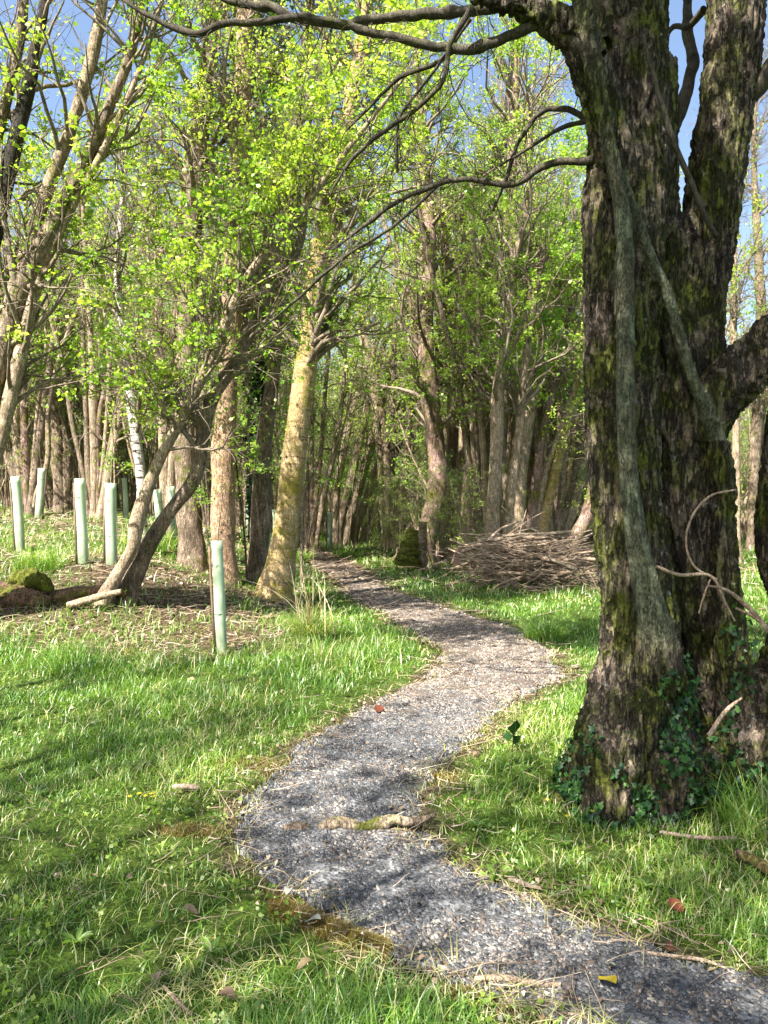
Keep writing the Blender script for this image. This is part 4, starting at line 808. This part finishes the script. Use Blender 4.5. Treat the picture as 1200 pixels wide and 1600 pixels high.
# ------------------------------------------------------------------ logs, stump, stake, root
def log(name, pts, d, bark, label, cat, seed, n=26, amp=.2, K=50, cap=True, zoff=0):
    s = stem_from_px(pts, d); s[:, 2] += zoff; b = s[0, :3].copy(); S = spline(s, K); P = S[:, :3]; R = S[:, 3]
    P2 = np.concatenate([P[:1], P, P[-1:]]); R2 = np.concatenate([R[:1]*.03, R, R[-1:]*.03]); V, Q = tubes(P2, R2, n); V3 = V.reshape(K+2, n, 3); c = P2[:, None]
    f = 1+amp*(fbm(V3*[7, 22, 22], 4, seed)-.5)*2+amp*(fbm(V3*40, 2, seed+3)-.5); V3 = c+(V3-c)*f[..., None]; V = V3.reshape(-1, 3)-b
    o = mk(name, V, Q, None, [M[bark]], shade=True); o.location = [float(v) for v in b]; tag(o, label, cat); return o
dl = gh(60, 945)[1]
log('rotten_log', [(-40, 930, 44), (0, 934, 44), (45, 936, 36), (80, 940, 16)], dl, 'rot', 'crumbling reddish log lying at the left edge of the view', 'log', 701, amp=.4)
log('mossy_log', [(14, 918, 14), (32, 904, 28), (56, 906, 30), (82, 922, 10)], dl+.1, 'mosslog', 'mossy rounded log lump on top of the rotten logs', 'log', 702, amp=.4)
log('rotten_log', [(75, 938, 28), (110, 930, 24), (150, 924, 18), (200, 924, 12)], dl+.2, 'rot', 'split brown log pointing at the foot of the leaning tree', 'log', 703, amp=.35)
log('cut_branch', [(106, 946, 11), (135, 938, 12), (165, 930, 11), (190, 924, 8)], dl-.1, 'tan', 'pale cut branch resting against the foot of the leaning tree', 'branch', 704)
dst = gh(660, 893)[1]
log('broken_stake', [(660, 900, 15), (661, 870, 15), (660, 840, 14), (661, 815, 12)], dst, 'brown', 'upright broken dead stem standing at the path edge before the mossy footed tree', 'dead stem', 705, amp=.25)
log('tree_stump', [(640, 885, 50), (643, 865, 40), (646, 845, 32), (650, 828, 24)], dst+.15, 'mosslog', 'low mossy stump left of the upright dead stem', 'stump', 706, amp=.4)
dr_ = gh(530, 1300)[1]
log('tree_root', [(412, 1322, 5), (440, 1310, 13), (470, 1306, 18), (492, 1314, 14), (515, 1300, 22), (540, 1297, 17), (565, 1305, 16), (590, 1300, 20), (615, 1292, 14), (645, 1294, 12), (680, 1284, 7)], dr_, 'brown', 'bare gnarled root crossing the gravel path in the foreground', 'root', 707, K=90, amp=.5, zoff=.034)
for k, (pts, bk, lab) in enumerate(((([(742, 1541, 9), (790, 1546, 10), (840, 1550, 10), (876, 1552, 8)]), 'stick', 'pale bark stripped stick lying on the gravel at the bottom'),
                                    (([(1010, 1500, 6), (1060, 1510, 6), (1105, 1518, 6), (1135, 1527, 4)]), 'stick', 'long thin pale stick on the right edge of the gravel'),
                                    (([(1150, 1350, 16), (1175, 1362, 18), (1200, 1378, 20), (1240, 1400, 20)]), 'rot', 'dark rotten branch end poking in at the right edge'),
                                    (([(1030, 1312, 6), (1090, 1318, 7), (1150, 1320, 6)]), 'stick', 'grey twig in the grass below the ivy of the mossy tree'),
                                    (([(255, 1560, 5), (280, 1580, 6), (300, 1600, 6)]), 'stick', 'short pale twig in the grass at the bottom left'),
                                    (([(1002, 1260, 4), (1020, 1275, 5), (1050, 1285, 4)]), 'stick', 'small curved twig under the trunk of the mossy tree'),
                                    (([(795, 1385, 7), (820, 1392, 8), (845, 1400, 5)]), 'twig', 'brown twig lying where the grass meets the gravel'),
                                    (([(270, 1240, 8), (290, 1241, 9), (312, 1240, 7)]), 'stick', 'short grey wood piece in the sunlit grass on the left'))):
    py = max(q[1] for q in pts); d = gh(pts[len(pts)//2][0], pts[len(pts)//2][1]+4)[1]; p4 = [(x, y, w) for x, y, w in pts]
    s = []
    for x, y, w in pts: g_ = gh(x, y); s.append([g_[0], g_[1], g_[2]+w/2/F*g_[1]+.016, w/2/F*g_[1]])
    s = np.array(s); V, Q = rough_tube(s, 20, 8, .15, 720+k, 20.); o = mk('fallen_stick', V-s[0, :3], Q, None, [M[bk]], shade=True); o.location = [float(v) for v in s[0, :3]]; tag(o, lab, 'stick')

# ------------------------------------------------------------------ tussocks, plants, flowers, fallen leaves
def tussock(px, py, n, H, lab, seed, dry=.3, R=.12, lean=.9):
    rng = np.random.default_rng(seed); b = gh(px, py); t = thing('grass_tussock', b, lab, 'grass tussock'); G = Geo(); H *= 1.15
    a = rng.random(n)*6.28; r = R*rng.random(n)**.6; B = np.stack([r*np.cos(a), r*np.sin(a), 0*r-.01], 1); add_blades(G, rng, B, H*(.4+.8*rng.random(n)), (.004+.004*rng.random(n))*max(1, b[1]/6), lean, 5, np.where(rng.random(n) < dry, .88+.12*rng.random(n), .3+.5*rng.random(n)))
    G.build('blades', [M['grass']], t); return t
tt = tussock(488, 1000, 700, .42, 'shaggy grass tussock with long straw stalks left of the path', 801, .35, .2)
rng = np.random.default_rng(3); G = Geo(); n = 34; add_blades(G, rng, rng.normal(0, .08, (n, 3))*[1, 1, 0], .75+.5*rng.random(n), np.full(n, .013), .5, 6, rng.random(n)); G.build('stalks', [M['dry']], tt)
tussock(850, 1000, 700, .3, 'bright green grass tussock right of the path below the stick pile', 802, .05, .22)
tussock(470, 880, 400, .4, 'grass tussock at the foot of the golden barked tree', 803, .3, .2); tussock(540, 872, 300, .35, 'dark green tussock at the foot of the five stemmed clump', 804, .1, .3)
tussock(230, 860, 500, .45, 'long grass tussock between the tree shelters and the leaning tree', 805, .2, .5); tussock(1180, 1290, 500, .28, 'tall grass tuft right of the mossy tree foot', 806, .1, .2)
tussock(60, 890, 400, .4, 'grass tuft behind the mossy log at the left', 807, .15, .35)
def herb(name, px, py, lab, cat, seed, stem_h, nleaf, lsz, mat, flowers=0):
    rng = np.random.default_rng(seed); b = gh(px, py); t = thing(name, b, lab, cat); P, R = grow(rng, np.zeros((1, 3)), np.array([[0, 0, 1.]]), np.array([stem_h]), np.array([.003]), 6, .05, .05, .5); V, Q = tubes(P, R, 5); mk('stem', V, Q, None, [M['twigd'] if not flowers else M['leafg']], parent=t, tint=np.full(len(Q), .5))
    Pc = np.repeat(P[0, -1][None], nleaf, 0) if stem_h > .1 else rng.normal(0, .03, (nleaf, 3))*[1, 1, .2]+[0, 0, .02]; V, Q = leaves(rng, Pc, np.full(nleaf, lsz), .85, .0); mk('foliage', V, Q, None, [M[mat]], parent=t, tint=rng.random(nleaf))
    if flowers:
        for f in range(flowers):
            c = P[0, -1]+rng.normal(0, .03, 3)*[1, 1, .3]*(flowers > 1)+[0, 0, .02]; a = np.arange(8)/8*6.28; v = [c]; T = []
            for j in a: v += [c+np.array([math.cos(j-.25)*.008, math.sin(j-.25)*.008, .003]), c+np.array([math.cos(j)*.017, math.sin(j)*.017, .006]), c+np.array([math.cos(j+.25)*.008, math.sin(j+.25)*.008, .003])]
            Q = [[0, 1+3*k, 2+3*k, 3+3*k] for k in range(8)]; mk('flower', np.array(v), Q, None, [M['yellow']], parent=t, tint=rng.random(8))
    return t
herb('seedling', 800, 1222, 'lone dark stemmed seedling with broad leaves left of the mossy tree', 'seedling', 901, .26, 7, .075, 'ivy')
herb('wildflower', 855, 1275, 'yellow celandine flower nearest the path edge below the seedling', 'flower', 902, .06, 5, .03, 'leafg', 1); herb('wildflower', 925, 1298, 'larger yellow celandine flower in shade left of the ivy', 'flower', 903, .07, 5, .03, 'leafg', 1)
herb('wildflower', 887, 1300, 'tiny yellow celandine flower between the other two', 'flower', 904, .05, 4, .025, 'leafg', 1); herb('wildflower', 230, 1272, 'cluster of yellow flowers in the sunlit grass at left', 'flower', 905, .07, 9, .04, 'leafg', 6)
herb('broad_leaved_plant', 775, 1375, 'low leafy green plant at the grass edge above the gravel', 'plant', 906, .05, 26, .05, 'leafg'); herb('broad_leaved_plant', 912, 1400, 'single upright pale green leaf plant in the right grass', 'plant', 907, .04, 4, .07, 'leafg')
herb('broad_leaved_plant', 190, 920, 'sprawling green bramble leaves at the foot of the leaning tree', 'plant', 908, .05, 60, .08, 'leafg')
rg_ = np.random.default_rng(66)
for k, (px, py) in enumerate(((120, 1490), (880, 1330), (1010, 1400), (60, 1250), (330, 1500), (745, 1300), (300, 1140))):
    b = gh(px, py); t = thing('rosette_weed', b, 'low rosette of broad green leaves in the foreground grass', 'weed', 'leaf rosettes in the grass'); V = []; Q = []; nl_ = 9
    for q in range(nl_):
        a = q/nl_*6.28+rg_.normal(0, .25); L = rg_.uniform(.03, .07); w = L*.3; dx, dy = math.cos(a), math.sin(a)
        for i, f in enumerate((0, .35, .7, 1.)):
            ww = w*(.15, .9, .8, .05)[i]; z = .02+L*.9*f*(1-.55*f)
            for s_ in (-1, 0, 1): V.append((dx*L*f-dy*ww*s_*.6, dy*L*f+dx*ww*s_*.6, z+abs(s_)*.006))
        o_ = q*12; Q += [[o_+i*3+j, o_+i*3+j+1, o_+i*3+j+4, o_+i*3+j+3] for i in range(3) for j in (0, 1)]
    mk('foliage', np.array(V), Q, None, [M['leafg']], parent=t, tint=np.repeat(rg_.random(nl_)*.7, 6), shade=True)
def dead_leaf(px, py, size, col, lab, seed):
    rng = np.random.default_rng(seed); b = gh(px, py); V = []; n = 9; a = rng.random()*6.28
    for i, tt_ in enumerate(np.linspace(0, 1, n)):
        w = math.sin(math.pi*min(tt_*1.02, 1)**.8)*size*.3+.001
        for s_ in (-1, 0, 1): x_, y_ = (tt_-.5)*size, s_*w; V.append((x_*math.cos(a)-y_*math.sin(a), x_*math.sin(a)+y_*math.cos(a), .04+abs(s_)*w*.35+.012*math.sin(tt_*4+seed)))
    Q = [[i*3+j, i*3+j+1, i*3+j+4, i*3+j+3] for i in range(n-1) for j in (0, 1)]; m = flat('dead_leaf_'+lab.split()[0], tuple(v*.5 for v in col), .6); o = mk('fallen_leaf', np.array(V), Q, None, [m], shade=True); o.location = [float(v) for v in b]; tag(o, lab, 'fallen leaf')
for k, q in enumerate(((948, 1555, .085, (.62, .48, .04), 'yellow fallen leaf on the gravel at the bottom right'), (1058, 1435, .09, (.22, .06, .03), 'dark red brown curled leaf in the right grass'), (1046, 1500, .05, (.18, .07, .04), 'small russet leaf at the right edge of the gravel'),
                       (592, 1116, .12, (.3, .09, .05), 'reddish leaf where the grass bank meets the path'), (295, 1442, .07, (.45, .32, .2), 'tan dead leaf in the shaded grass at left'), (452, 1408, .06, (.6, .58, .5), 'white bleached curled scrap at the moss edge'),
                       (488, 1460, .07, (.42, .42, .38), 'grey curled leaf standing in the brown moss'), (345, 1325, .06, (.48, .36, .2), 'straw coloured leaf beside the left gravel edge'), (240, 1545, .05, (.62, .45, .3), 'light tan leaf in the grass at the bottom left'), (953, 1525, .05, (.7, .72, .5), 'pale greenish leaf scrap above the yellow leaf'),
                       (476, 1530, .06, (.45, .34, .18), 'brown leaf tucked in the grass at the bottom centre'), (352, 1585, .07, (.3, .2, .13), 'dark brown leaf low in the grass at the bottom'))): dead_leaf(*q, 950+k)
